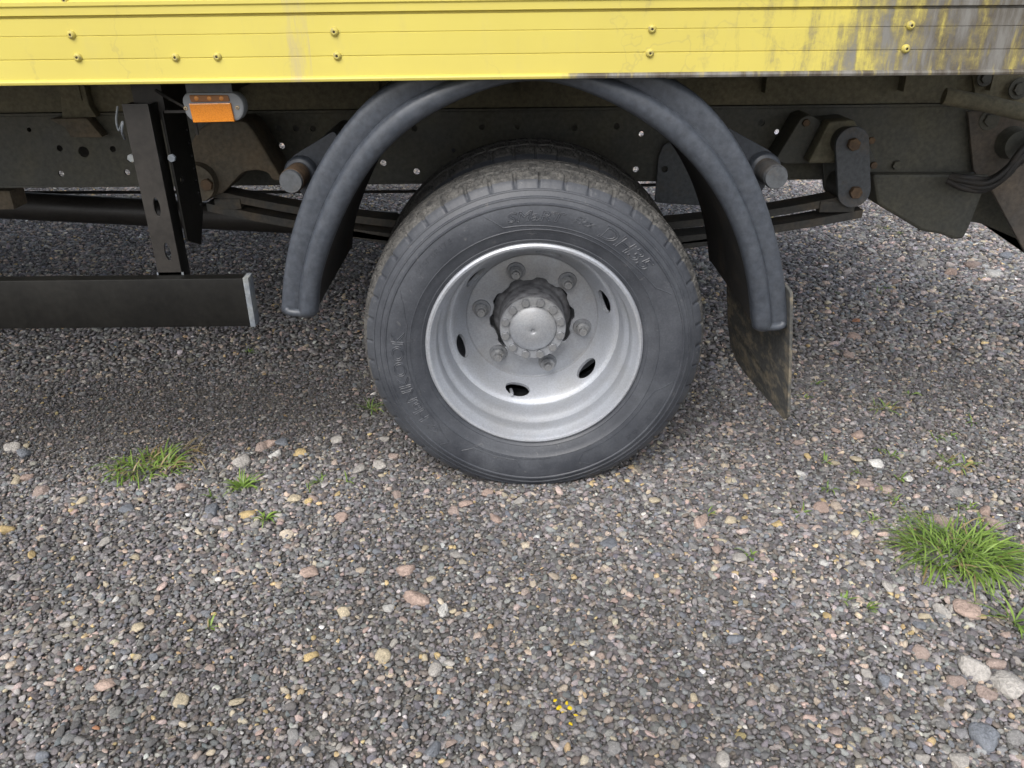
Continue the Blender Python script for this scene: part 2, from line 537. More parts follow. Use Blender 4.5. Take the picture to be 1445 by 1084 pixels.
c = mix(nt, ramp(nt, n1.outputs[0], [(0.35, 0.0), (0.7, 1.0)]).outputs[0], (0.095, 0.090, 0.086), (0.155, 0.142, 0.128))
c = mix(nt, 1.0, c, ramp(nt, sp.outputs[0], [(0.0, 0.6), (0.6, 1.0), (0.85, 1.6), (1.0, 3.2)]).outputs[0], 'MULTIPLY')
c = mix(nt, 1.0, c, ramp(nt, n2.outputs[0], [(0.3, 0.55), (0.7, 1.4)]).outputs[0], 'MULTIPLY')
nt.links.new(c, b.inputs['Base Color']); b.inputs['Roughness'].default_value = 0.9
bump(nt, b, mix(nt, 0.5, n2.outputs[0], vo.outputs['Distance']), 0.8, 0.006)
M['grit'] = m

# grass
def grass_mat(name, c0, c1):
    m, nt, b = nodes_of(name)
    a = N(nt, 'ShaderNodeAttribute'); a.attribute_name = 'shade'
    c = ramp(nt, a.outputs['Fac'], [(0.0, c0), (1.0, c1)]).outputs[0]
    nt.links.new(c, b.inputs['Base Color'])
    b.inputs['Roughness'].default_value = 0.45
    tr = nt.nodes.new('ShaderNodeBsdfTranslucent'); nt.links.new(c, tr.inputs[0])
    ms = nt.nodes.new('ShaderNodeMixShader'); ms.inputs[0].default_value = 0.3
    out = nt.nodes['Material Output']
    nt.links.new(b.outputs[0], ms.inputs[1]); nt.links.new(tr.outputs[0], ms.inputs[2]); nt.links.new(ms.outputs[0], out.inputs[0])
    return m
M['grass'] = grass_mat('grass_blade', (0.095, 0.175, 0.03), (0.32, 0.46, 0.10))
M['dry'] = grass_mat('dry_grass_blade', (0.22, 0.16, 0.075), (0.42, 0.34, 0.18))

# ------------------------------------------------------------------ ground
WX, WZ = 0.0498, 0.356          # wheel centre


def hgt(x, y):                  # gentle unevenness, level where the wheel stands
    x, y = np.asarray(x, float), np.asarray(y, float)
    h = 0.007 * np.sin(2.1 * x + 0.7 * y + 1.1) + 0.006 * np.sin(1.3 * y - 2.7 * x + 0.4) + 0.004 * np.sin(5.1 * x + 4.3 * y)
    d = np.hypot(x - WX, (y - 0.15) * 0.8)
    e = np.hypot(np.clip(np.abs(x - WX) - 0.09, 0, None), np.clip(np.abs(y - 0.095) - 0.10, 0, None))
    # chippings pushed up round the foot of the tyre
    return h * np.clip((d - 0.25) / 0.6, 0, 1) + 0.012 * np.exp(-((e - 0.035) / 0.03) ** 2) * (0.6 + 0.4 * np.sin(31 * x + 17 * y))


def axis_steps():
    a = list(np.arange(-4.0, 4.001, 0.08))
    g, s = 4.0, 0.16
    out = []
    while g < 400:
        g += s; s *= 1.35
        out.append(g)
    return np.array([-q for q in out[::-1]] + a + out)


xs, ys = axis_steps(), axis_steps() + 1.0
gx, gy = np.meshgrid(xs, ys, indexing='ij')
gz = hgt(gx, gy) * (np.hypot(gx, gy) < 30) - 0.0055
nx_, ny_ = gx.shape
verts = np.stack([gx.ravel(), gy.ravel(), gz.ravel()], 1)
ii = np.arange(nx_ * ny_).reshape(nx_, ny_)
faces = np.stack([ii[:-1, :-1].ravel(), ii[1:, :-1].ravel(), ii[1:, 1:].ravel(), ii[:-1, 1:].ravel()], 1)
ground = from_vf('ground', verts, faces, M['grit'], None, 60)
tag(ground, kind='structure')


def stone_mesh(name, seed, sub, squash=(1, 1, 1)):
    """a chipped pebble: a ball cut by random planes with softened edges, about 1 across"""
    r = np.random.default_rng(seed)
    bm = bmesh.new()
    bmesh.ops.create_icosphere(bm, subdivisions=sub, radius=1.0)
    k = 13
    nn = r.normal(size=(k, 3)); nn /= np.linalg.norm(nn, axis=1)[:, None]
    dd = r.uniform(0.56, 0.95, k)
    pw = r.uniform(16, 40)
    for v in bm.verts:
        d = np.array(v.co)
        t = np.clip(nn @ d, 0, None) / dd
        q = (np.sum(t ** pw) + 0.75 ** pw) ** (-1.0 / pw)
        q *= 1 + 0.05 * mnoise.noise(Vector(d * 2.3) + Vector((seed, 0, 0)))
        v.co = Vector(d * q * 0.62) * 1.0
        v.co.x *= squash[0]; v.co.y *= squash[1]; v.co.z *= squash[2]
    me = bpy.data.meshes.new(name)
    bm.to_mesh(me); bm.free()
    me.shade_smooth()
    return me


# gravel: one layer of fine chippings, one of pebbles, scattered as instances over the ground
PALETTE = np.array([[0.125, 0.122, 0.122], [0.18, 0.176, 0.176], [0.26, 0.254, 0.25], [0.185, 0.195, 0.21], [0.19, 0.168, 0.148],
                    [0.40, 0.325, 0.285], [0.43, 0.37, 0.285], [0.50, 0.385, 0.21], [0.60, 0.585, 0.555], [0.33, 0.31, 0.29]])
PW = np.array([0.22, 0.29, 0.20, 0.06, 0.10, 0.035, 0.025, 0.010, 0.009, 0.05])


def value_noise(x, y, s, seed):
    r = np.random.default_rng(seed)
    g = r.random((256, 256))
    u, v_ = x / s, y / s
    i, j = np.floor(u).astype(int), np.floor(v_).astype(int)
    fu, fv = u - i, v_ - j
    fu, fv = fu * fu * (3 - 2 * fu), fv * fv * (3 - 2 * fv)
    q = lambda a, b_: g[a % 256, b_ % 256]
    return (q(i, j) * (1 - fu) + q(i + 1, j) * fu) * (1 - fv) + (q(i, j + 1) * (1 - fu) + q(i + 1, j + 1) * fu) * fv


def scatter(d0, d1, spacing, smin, smax, zoff, keep=1.0, margin=0.55):
    """points on the ground between two distances in front of the camera's foot"""
    hw = 0.70 * d1 + margin + 0.25
    X, Y = np.meshgrid(np.arange(-hw, hw, spacing), np.arange(d0, d1, spacing), indexing='ij')
    X, D = X.ravel(), Y.ravel()
    X = X + rng.uniform(-0.55, 0.55, X.size) * spacing
    D = D + rng.uniform(-0.55, 0.55, D.size) * spacing
    k = (np.abs(X) < 0.70 * D + margin + 0.25) & (rng.random(X.size) < keep)
    X, D = X[k], D[k]
    Yw = D + CAM.y
    s = smin + (smax - smin) * rng.random(X.size) ** 1.8
    z = hgt(X, Yw) + zoff * s + rng.normal(0, 0.0012, X.size)
    return np.stack([X, Yw, z], 1), s


layers = [scatter(0.50, 2.3, 0.0068, 0.0048, 0.0092, -0.30, 0.95),
          scatter(0.50, 2.3, 0.0108, 0.0085, 0.0148, -0.04, 0.80),
          scatter(0.50, 2.3, 0.046, 0.0145, 0.0225, -0.02, 0.40),
          scatter(2.3, 5.4, 0.0122, 0.008, 0.0155, -0.02, 0.95),
          scatter(2.3, 5.4, 0.06, 0.016, 0.026, 0.0, 0.5),
          scatter(5.4, 9.5, 0.026, 0.018, 0.034, -0.02, 0.9)]
pts = np.concatenate([a for a, s in layers]); siz = np.concatenate([s for a, s in layers])
n_st = len(pts)
patch = value_noise(pts[:, 0] + 40, pts[:, 1] + 40, 0.34, 3) * 0.65 + value_noise(pts[:, 0] + 40, pts[:, 1] + 40, 0.11, 4) * 0.35
# where coarser, paler stones have worked up to the surface, and where finer dark chippings lie
pick = rng.random(n_st)
cum = np.cumsum(PW / PW.sum())
ci = np.searchsorted(cum, pick)
warm = (patch > 0.56) & (rng.random(n_st) < 0.10)
ci = np.where(warm, rng.choice([5, 6, 9, 9, 2], n_st), ci)
big_ = siz > 0.0140
ci = np.where(big_ & (rng.random(n_st) < 0.35), rng.choice([2, 5, 6, 9, 3, 2, 9, 5], n_st), ci)
tint = PALETTE[np.clip(ci, 0, 9)] * np.array([1.25, 1.235, 1.245]) * rng.uniform(0.75, 1.28, (n_st, 1)) * rng.uniform(0.95, 1.05, (n_st, 3))
damp = value_noise(pts[:, 0] + 9, pts[:, 1] + 23, 0.42, 8)
tint *= (0.84 + 0.42 * damp)[:, None]
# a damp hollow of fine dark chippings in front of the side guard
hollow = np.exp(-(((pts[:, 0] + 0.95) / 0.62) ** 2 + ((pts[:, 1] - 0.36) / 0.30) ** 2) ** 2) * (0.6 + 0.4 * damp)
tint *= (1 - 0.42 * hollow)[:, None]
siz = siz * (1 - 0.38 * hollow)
# coarser, paler stone further back, with brighter light there put into the tint
back = np.clip((pts[:, 1] - 0.5) / 1.0, 0, 1) * np.clip((pts[:, 0] + 1.5) / 2.2, 0.35, 1)
tint *= (1 + 0.42 * back)[:, None]
siz = siz * (1 + 0.35 * back)
siz = siz * (0.86 + 0.30 * patch)
rot = rng.uniform(0, 2 * PI, (n_st, 3)) * np.array([0.12, 0.12, 1.0]) + np.array([-0.35, -0.35, 0])
scl = siz[:, None] * rng.uniform(0.78, 1.25, (n_st, 3)) * np.array([1, 1, 0.82])

gcol = bpy.data.collections.new('gravel_kinds')
NV = 14
for i in range(NV):
    me = stone_mesh('gravel_kind', 100 + i, 2, (1.0, random.uniform(0.68, 1.0), random.uniform(0.55, 0.85)))
    me.materials.append(M['gravel'])
    o = bpy.data.objects.new('gravel_kind', me)
    gcol.objects.link(o)

me = bpy.data.meshes.new('gravel')
me.vertices.add(n_st)
me.vertices.foreach_set('co', pts.astype(np.float32).ravel())
for nm, tp, data in (('rot', 'FLOAT_VECTOR', rot), ('scl', 'FLOAT_VECTOR', scl)):
    at = me.attributes.new(nm, tp, 'POINT')
    at.data.foreach_set('vector', data.astype(np.float32).ravel())
at = me.attributes.new('kind_index', 'INT', 'POINT')
at.data.foreach_set('value', rng.integers(0, NV, n_st).astype(np.int32))
at = me.attributes.new('tint', 'FLOAT_COLOR', 'POINT')
at.data.foreach_set('color', np.concatenate([tint, np.ones((n_st, 1))], 1).astype(np.float32).ravel())
gravel = bpy.data.objects.new('gravel', me)
col.objects.link(gravel)
me.materials.append(M['gravel'])
tag(gravel, 'loose grey gravel chippings covering the whole yard', 'gravel', kind='stuff')
ng = bpy.data.node_groups.new('scatter_gravel', 'GeometryNodeTree')
ng.interface.new_socket('Geometry', in_out='INPUT', socket_type='NodeSocketGeometry')
ng.interface.new_socket('Geometry', in_out='OUTPUT', socket_type='NodeSocketGeometry')
gi, go = ng.nodes.new('NodeGroupInput'), ng.nodes.new('NodeGroupOutput')
ip = ng.nodes.new('GeometryNodeInstanceOnPoints')
ci_ = ng.nodes.new('GeometryNodeCollectionInfo')
ci_.inputs['Collection'].default_value = gcol
ci_.inputs['Separate Children'].default_value = True
ci_.inputs['Reset Children'].default_value = True


def named(nm, tp):
    n = ng.nodes.new('GeometryNodeInputNamedAttribute'); n.data_type = tp; n.inputs['Name'].default_value = nm
    return n.outputs[0]


e2r = ng.nodes.new('FunctionNodeEulerToRotation')
ng.links.new(named('rot', 'FLOAT_VECTOR'), e2r.inputs[0])
ng.links.new(gi.outputs[0], ip.inputs['Points'])
ng.links.new(ci_.outputs[0], ip.inputs['Instance'])
ip.inputs['Pick Instance'].default_value = True
ng.links.new(named('kind_index', 'INT'), ip.inputs['Instance Index'])
ng.links.new(e2r.outputs[0], ip.inputs['Rotation'])
ng.links.new(named('scl', 'FLOAT_VECTOR'), ip.inputs['Scale'])
ng.links.new(ip.outputs[0], go.inputs[0])
gm = gravel.modifiers.new('scatter', 'NODES')
gm.node_group = ng

# larger stones one can pick out, each on its own: (pixel x, pixel y, width in pixels, height share, colour)
SC = dict(pink=(0.43, 0.325, 0.275), rose=(0.36, 0.285, 0.25), tan=(0.50, 0.43, 0.31), ochre=(0.54, 0.41, 0.21), white=(0.62, 0.605, 0.575),
          grey=(0.25, 0.245, 0.24), blue=(0.20, 0.215, 0.24), pale=(0.44, 0.415, 0.385), dark=(0.14, 0.137, 0.137), brick=(0.42, 0.21, 0.12), yellow=(0.75, 0.55, 0.02))
SPOTS = [(576, 806, 40, 'pink'), (584, 848, 40, 'pink'), (439, 811, 26, 'pink'), (624, 864, 27, 'white'), (549, 862, 22, 'white'), (442, 930, 26, 'ochre'),
         (486, 870, 22, 'tan'), (538, 927, 24, 'tan'), (617, 928, 16, 'ochre'), (600, 932, 14, 'tan'), (615, 945, 24, 'pale'), (633, 937, 18, 'pale'),
         (614, 1060, 36, 'blue'), (732, 1026, 30, 'grey'), (255, 992, 24, 'tan'), (334, 995, 26, 'tan'), (195, 889, 24, 'tan'), (148, 968, 30, 'pink'),
         (1417, 972, 56, 'pale'), (1365, 945, 40, 'pale'), (1391, 985, 32, 'rose'), (1402, 942, 28, 'rose'), (1345, 965, 22, 'rose'), (1384, 1040, 44, 'blue'),
         (1427, 1047, 32, 'grey'), (1325, 865, 26, 'pale'), (1365, 862, 40, 'pink'), (1342, 862, 18, 'pale'), (1298, 887, 22, 'blue'), (1305, 874, 18, 'tan'),
         (1253, 830, 26, 'pale'), (1295, 922, 24, 'rose'), (1247, 966, 24, 'blue'), (1302, 1073, 22, 'pale'), (1018, 1072, 26, 'pale'), (1353, 1078, 24, 'pale'),
         (985, 742, 34, 'pink'), (992, 733, 20, 'pink'), (1030, 738, 18, 'tan'), (1050, 733, 14, 'ochre'), (1098, 742, 20, 'ochre'), (1012, 778, 20, 'pink'),
         (922, 708, 22, 'tan'), (1160, 715, 26, 'pink'), (1162, 708, 14, 'ochre'), (1237, 651, 26, 'white'), (1282, 672, 16, 'white'), (1219, 680, 22, 'rose'),
         (1345, 692, 28, 'grey'), (1366, 693, 16, 'pale'), (1208, 645, 18, 'tan'), (1180, 605, 20, 'pink'), (1212, 612, 26, 'pink'), (1126, 623, 20, 'rose'),
         (1131, 668, 20, 'white'), (1252, 688, 26, 'rose'), (1140, 643, 14, 'ochre'), (1180, 652, 14, 'tan'), (1330, 735, 30, 'rose'), (1400, 733, 30, 'rose'),
         (1392, 718, 22, 'pink'), (1225, 1033, 16, 'tan'), (1165, 872, 14, 'ochre'), (1285, 897, 14, 'ochre'), (1052, 940, 18, 'grey'), (1010, 760, 12, 'pink'),
         (35, 636, 24, 'blue'), (12, 628, 20, 'pale'), (300, 725, 30, 'blue'), (325, 733, 14, 'pale'), (352, 729, 22, 'ochre'), (360, 745, 18, 'pale'),
         (367, 634, 28, 'rose'), (382, 627, 24, 'pink'), (342, 652, 30, 'pale'), (390, 642, 24, 'white'), (398, 625, 26, 'blue'), (425, 641, 22, 'ochre'),
         (475, 623, 26, 'pale'), (508, 663, 22, 'pale'), (556, 646, 20, 'rose'), (543, 622, 20, 'pale'), (535, 659, 20, 'pale'), (483, 733, 22, 'pink'), (443, 706, 22, 'rose'),
         (436, 710, 18, 'ochre'), (415, 707, 20, 'tan'), (476, 700, 14, 'ochre'), (256, 690, 22, 'pink'), (192, 790, 18, 'tan'), (200, 707, 14, 'tan'), (117, 705, 16, 'tan'),
         (38, 671, 20, 'pink'), (22, 676, 20, 'tan'), (58, 690, 24, 'rose'), (182, 720, 20, 'blue'), (43, 783, 18, 'ochre'), (5, 745, 20, 'ochre'), (645, 785, 18, 'pale'),
         (700, 735, 26, 'pink'), (640, 722, 24, 'rose'), (655, 712, 24, 'pink'), (690, 700, 22, 'pink'), (735, 708, 18, 'pale'), (600, 776, 16, 'tan'), (560, 700, 20, 'rose'),
         (1020, 838, 18, 'dark'), (860, 770, 26, 'blue'), (915, 815, 20, 'grey'), (1035, 905, 26, 'blue'), (1040, 790, 22, 'pale'), (867, 778, 18, 'pale'), (940, 965, 24, 'grey'),
         (865, 1058, 24, 'grey'), (980, 985, 18, 'tan'), (150, 765, 20, 'pale'), (640, 865, 14, 'tan'), (112, 945, 12, 'brick'), (136, 1028, 10, 'brick'),
         (790, 1000, 9, 'yellow'), (800, 993, 8, 'yellow'), (797, 1008, 9, 'yellow'), (805, 1000, 8, 'yellow'), (812, 1010, 8, 'yellow'), (783, 990, 7, 'yellow'), (805, 1022, 7, 'yellow'),
         (1184, 360, 26, 'pale'), (1165, 372, 22, 'rose'), (1230, 352, 28, 'white'), (1300, 372, 34, 'pale'), (1375, 372, 40, 'rose'), (1400, 385, 36, 'white'), (1340, 385, 34, 'pink'),
         (1420, 362, 30, 'blue'), (1260, 396, 24, 'rose'), (1215, 332, 26, 'pale'), (1178, 430, 20, 'pink'), (1205, 470, 24, 'pink'), (1200, 500, 26, 'rose'), (1210, 447, 18, 'brick'), (1185, 415, 18, 'white')]
kinds = [stone_mesh('stone', 300 + i, 3, (1.0, random.uniform(0.6, 0.95), random.uniform(0.42, 0.62))) for i in range(12)]
for k in kinds: k.materials.append(M['stone'])
placed = []


def put_stone(x, y, w, cname, i):
    o = bpy.data.objects.new('stone', kinds[i % 12])
    col.objects.link(o)
    o.location = (x, y, float(hgt(x, y)) + 0.003 - w * 0.02)
    o.rotation_euler = (random.uniform(-0.25, 0.25), random.uniform(-0.25, 0.25), random.uniform(0, 6.28))
    o.scale = (w, w * random.uniform(0.85, 1.15), w * random.uniform(0.8, 1.1))
    c = SC[cname]
    j = random.uniform(0.95, 1.22)
    o.color = (c[0] * j, c[1] * j, c[2] * j, 1)
    o.parent = ground
    placed.append((x, y, w))


for i, (px, py, w, cn) in enumerate(SPOTS):
    g = G(px, py)
    dist = (g - CAM).length
    put_stone(g.x, g.y, w * dist / F_PX * (0.76 if py > 450 else 0.5), cn, i)
i = len(SPOTS)
while i < 296:
    px, py = random.uniform(-30, 1475), random.uniform(330, 1100) ** 1.0
    g = G(px, py)
    w = random.uniform(0.013, 0.019)
    if math.hypot(g.x - WX, g.y - 0.1) < 0.30: continue
    if any((g.x - a) ** 2 + (g.y - b_) ** 2 < (w + c_) ** 2 * 0.3 for a, b_, c_ in placed): continue
    put_stone(g.x, g.y, w, random.choice(['grey', 'grey', 'pale', 'rose', 'blue', 'grey', 'dark', 'grey', 'rose', 'pale', 'dark', 'grey']), i)
    i += 1

# ------------------------------------------------------------------ the truck
truck = bpy.data.objects.new('truck', None)
col.objects.link(truck)
tag(truck, 'truck with worn yellow body, silver rear wheel and black mudguard on gravel', 'truck')
T = truck


def part_empty(name, loc=(0, 0, 0), rz=0.0, parent=None):
    o = bpy.data.objects.new(name, None)
    col.objects.link(o)
    o.location = loc
    o.rotation_euler = (0, 0, rz)
    o.parent = parent
    return o


# body: lower aluminium rail with its ribs, side panel above, floor, far side
YP = -0.06
Z0 = P(722, 113, YP).z
zs = {k: P(722, v, YP).z for k, v in dict(bead=105, l2=77, l1=44, step=17, rib=1).items()}
XL, XR = -4.2, 1.42
prof = [(0.030, Z0 + 0.004), (-0.001, Z0), (-0.0055, Z0 + 0.0012), (-0.0065, Z0 + 0.005), (-0.0055, zs['bead'] - 0.002), (-0.001, zs['bead'])]


def vee(z, d, w):
    return [(0.0, z - w), (d, z - w * 0.2), (d, z + w * 0.2), (0.0, z + w)]


prof += vee(zs['l2'], 0.0014, 0.0012) + vee(zs['l1'], 0.0012, 0.0010)
prof += [(0.0, zs['step'] - 0.0025), (0.005, zs['step'] - 0.0015), (0.005, zs['step'] + 0.0005), (-0.003, zs['step'] + 0.003),
         (-0.003, zs['rib'] - 0.003), (-0.006, zs['rib']), (-0.006, zs['rib'] + 0.006), (0.0, zs['rib'] + 0.01), (0.0, 1.16), (0.03, 1.16)]
V, Fc = [], []
nseg = 60
for k in range(nseg + 1):
    x = XL + (XR - XL) * k / nseg
    for (dy, z) in prof:
        V.append((x, YP + dy + 0.0006 * math.sin(x * 7 + z * 9), z + 0.0012 * math.sin(2.3 * x + 1)))
n = len(prof)
for k in range(nseg):
    for j in range(n - 1):
        Fc.append((k * n + j, k * n + j + 1, (k + 1) * n + j + 1, (k + 1) * n + j))
rail = from_vf('body_rail', V, Fc, [M['body'], M['bead']], T, 25)
for p in rail.data.polygons:
    if p.index % (n - 1) < 5: p.material_index = 1
rail['label'] = 'yellow ribbed aluminium rail with paint worn to bare metal'
box('side_panel', (XL, YP + 0.004, 1.162), (XR, YP + 0.03, 1.46), M['body'], T, 0.002)
YF = 2.26                        # far side of the truck
box('side_panel', (XL, YF - 0.03, 0.925), (XR, YF, 1.46), M['body'], T, 0.002)
box('headboard', (XL + 0.002, YP + 0.032, 1.046), (XL + 0.03, YF - 0.032, 1.9), M['body'], T)
box('tailgate', (XR - 0.03, YP + 0.032, 1.046), (XR - 0.002, YF - 0.032, 1.46), M['body'], T)
for k in range(10):              # boards of the load floor
    y0 = YP + 0.034 + k * 0.2255
    box('floor_board', (XL + 0.032, y0, 1.022), (XR - 0.032, y0 + 0.222, 1.045), M['floor'], T)

# rivets
rp = [(0.0, -0.0052), (0.0012, -0.0052), (0.0016, -0.0030), (0.0022, -0.0060), (0.0040, -0.0062), (0.0060, -0.0048), (0.0074, -0.0022), (0.0080, 0.0006)]
v, f = revolve_vf(rp, 18)
rivet_me = None
for k, (px, py) in enumerate([(101, 49), (110, 81), (248, 81), (307, 80), (472, 45), (476, 79), (920, 41), (917, 75), (1285, 36), (1278, 69), (92, 0)]):
    q = P(px, py, YP)
    if rivet_me is None:
        o = from_vf('rivet', v, f, [M['rivet'], M['dark']], rail, 40)
        for p in o.data.polygons:
            if math.hypot(p.center.x, p.center.z) < 0.0019: p.material_index = 1
        rivet_me = o.data
    else:
        o = bpy.data.objects.new('rivet', rivet_me); col.objects.link(o); o.parent = rail
    o.location = (q.x, YP, q.z)
    o.rotation_euler = (0, random.uniform(0, 6), 0)

# ---- chassis rails with their real holes
ZB, ZT = 0.568, 0.756
RY = 0.70
holes_px = [(85, 209, 4), (119, 214, 7), (87, 245, 4), (160, 210, 4), (185, 224, 5), (180, 243, 4), (42, 183, 3), (370, 181, 4), (394, 181, 4), (418, 181, 4), (442, 181, 4),
            (398, 206, 4), (540, 206, 4), (541, 230, 4.3), (588, 242, 4.3), (585, 181, 4), (680, 179, 4), (730, 179, 3), (897, 239, 4), (811, 180, 4), (870, 178, 4), (905, 189, 3.4),
            (1074, 173, 4.5), (1096, 186, 3.5), (640, 212, 3), (-120, 210, 6), (-160, 240, 4), (-260, 200, 5)]
hs = []
for px, py, r in holes_px:
    q = P(px, py, RY)
    if ZB + 0.02 < q.z < ZT - 0.012: hs.append((q.x, q.z, r * 2.45 / F_PX * 1.0))
XE = P(1384, 200, RY).x
me = plate_mesh([(XL + 0.1, ZB), (XE, ZB), (XE - 0.015, ZT), (XL + 0.1, ZT)], 0.007, hs, 0.0, 'Y')
me.transform(Matrix.Translation((0, RY, 0)))
cr = mesh_obj('chassis_rail', me, M['chassis'], T, 35)
box('rail_flange', (XL + 0.1, RY - 0.0035, ZB - 0.0075), (XE, RY + 0.065, ZB - 0.0005), M['chassis'], cr, 0.001)
box('rail_flange', (XL + 0.1, RY - 0.0035, ZT + 0.0005), (XE - 0.015, RY + 0.065, ZT + 0.0075), M['chassis'], cr, 0.001)
box('chassis_rail', (XL + 0.1, 1.50, ZB), (XE, 1.507, ZT), M['chassis'], T)
# body runner that sits on the rail, bearers across, and their gussets
box('body_runner', (XL + 0.05, RY + 0.004, ZT + 0.009), (XR - 0.02, RY + 0.055, 0.915), M['chassis_dusty_lit'], T, 0.002)
box('body_runner', (XL + 0.05, 1.455, ZT + 0.009), (XR - 0.1, 1.50, 0.915), M['chassis_dusty_lit'], T, 0.002)
for px in (-330, -120, 104, 320, 520, 720, 880, 1060, 1252, 1372):
    x = P(px, 130, RY).x
    bm = bmesh.new()
    add_box(bm, (x, (YP + YF) / 2, 0.968), (0.05, YF - YP - 0.075, 0.104), 0.002)
    from_bm('cross_bearer', bm, M['chassis_dusty_lit'], T, 35)
    box('gusset', (x + 0.028, RY - 0.035, 0.80), (x + 0.034, RY + 0.003, 0.9155), M['chassis_dusty_lit'], T)
# rusty outrigger on the left
px_plate('outrigger', [(68, 168), (122, 167), (145, 194), (100, 194), (92, 180)], RY - 0.05, 0.04, M['rust'], T, rnd=0.006)
px_plate('outrigger_post', [(84, 118), (118, 118), (126, 150), (136, 165), (88, 168)], RY - 0.03, 0.028, M['chassis_dusty_lit'], T)

# ---- leaf spring, hangers, shackle
YS = 0.56
eyeL, shB, shT = P(291, 262, YS), P(1200, 267, YS - 0.03), P(1197, 200, YS - 0.03)
hg = px_plate('spring_hanger', [(266, 262), (268, 205), (278, 185), (300, 171), (346, 171), (356, 182), (400, 256), (384, 255), (378, 244), (362, 240), (343, 243), (334, 252), (316, 272), (292, 280), (274, 274)],
              YS - 0.05, 0.12, M['rust'], T, bevel=0.006, rnd=0.012)
bm = bmesh.new()
bmesh.ops.create_cone(bm, cap_ends=True, segments=32, radius1=0.052, radius2=0.047, depth=0.03, matrix=Matrix.Translation((eyeL.x + 0.002, YS - 0.06, P(292, 250, YS).z)) @ Matrix.Rotation(PI / 2, 4, 'X'))
from_bm('hanger_boss', bm, M['rust'], hg, 40)
q = P(293, 260, YS - 0.075)
bolt('hanger_bolt', (q.x, YS - 0.074, q.z), 0.016, 0.014, M['rust_bolt'], hg)
# rear bracket and shackle
br = px_plate('shackle_bracket', [(1094, 226), (1131, 166), (1142, 162), (1152, 166), (1160, 172), (1200, 168), (1212, 176), (1224, 200), (1238, 232), (1230, 238), (1216, 229), (1105, 232)],
              YS + 0.04, 0.09, M['chassis'], T, bevel=0.004, rnd=0.008)
px_plate('bracket_web', [(1158, 196), (1170, 172), (1206, 169), (1222, 202), (1226, 230), (1140, 231)], YS - 0.012, 0.05, M['chassis_dusty_lit'], br, bevel=0.006, rnd=0.01)
for (a, c_) in ((1137, 173), (1229, 198), (1232, 233)):
    q = P(a, c_, YS + 0.04)
    bolt('bracket_bolt', (q.x, YS + 0.04, q.z), 0.010, 0.008, M['rust_bolt'], br)


def stadium(a, c_, r, n=12):
    d = (c_ - a); an = math.atan2(d.z, d.x)
    o = [(c_.x + r * math.cos(an - PI / 2 + PI * k / n), c_.z + r * math.sin(an - PI / 2 + PI * k / n)) for k in range(n + 1)]
    o += [(a.x + r * math.cos(an + PI / 2 + PI * k / n), a.z + r * math.sin(an + PI / 2 + PI * k / n)) for k in range(n + 1)]
    return o


for k, yy in enumerate((YS - 0.052, YS + 0.055)):
    me = plate_mesh(stadium(shB, shT, 0.0425), 0.014, (), 0.002, 'Y')
    me.transform(Matrix.Translation((0, yy, 0)))
    sh = mesh_obj('shackle', me, M['grey_metal'] if k == 0 else M['chassis'], T, 35)
    if k == 0:
        bolt('shackle_bolt', (shT.x, yy - 0.007, shT.z), 0.0165, 0.016, M['rust_bolt'], sh, rot=0.2)
        bolt('shackle_bolt', (shB.x, yy - 0.007, shB.z), 0.0165, 0.016, M['rust_bolt'], sh, rot=0.5)
bm = bmesh.new()
for q in (shB, shT):
    bmesh.ops.create_cone(bm, cap_ends=True, segments=24, radius1=0.036, radius2=0.036, depth=0.088, matrix=Matrix.Translation((q.x - 0.004, YS + 0.002, q.z)) @ Matrix.Rotation(PI / 2, 4, 'X'))
from_bm('shackle_bush', bm, M['chassis'], T, 40)


def leaf(name, x0, z0, x1, z1, zm, th, w=0.07, mat=None):
    n = 28
    V, Fc = [], []
    for i in range(n + 1):
        t = i / n
        x = x0 + (x1 - x0) * t
        zl = z0 + (z1 - z0) * t
        z = zl - (0.5 * (z0 + z1) - zm) * (1 - (2 * t - 1) ** 2)
        for dy, dz in ((-w / 2, -th / 2), (w / 2, -th / 2), (w / 2, th / 2), (-w / 2, th / 2)):
            V.append((x, YS + dy, z + dz))
    for i in range(n):
        for k in range(4):
            k2 = (k + 1) % 4
            Fc.append((i * 4 + k, i * 4 + k2, (i + 1) * 4 + k2, (i + 1) * 4 + k))
    Fc += [(3, 2, 1, 0), (n * 4, n * 4 + 1, n * 4 + 2, n * 4 + 3)]
    return from_vf(name, V, Fc, mat or M['spring'], T, 30)


a, c_ = P(300, 268, YS), P(1192, 276, YS)
leaf('leaf_spring', a.x, a.z, c_.x, c_.z, 0.468, 0.020)
a2, c2 = P(298, 288, YS), P(1210, 297, YS)
leaf('leaf_spring', a2.x, a2.z, c2.x, c2.z, 0.428, 0.022)
leaf('leaf_spring', a2.x + 0.25, a2.z - 0.045, c2.x - 0.25, c2.z - 0.045, 0.404, 0.020)
for (l, r) in (((302, 281), (340, 289)), ((1158, 284), (1206, 293))):
    q0, q1 = P(l[0], l[1], YS - 0.037), P(r[0], r[1], YS - 0.037)
    box('spring_clip', (min(q0.x, q1.x), YS - 0.039, min(q0.z, q1.z) - 0.012), (max(q0.x, q1.x), YS + 0.039, max(q0.z, q1.z)), M['spring'], T, 0.002)

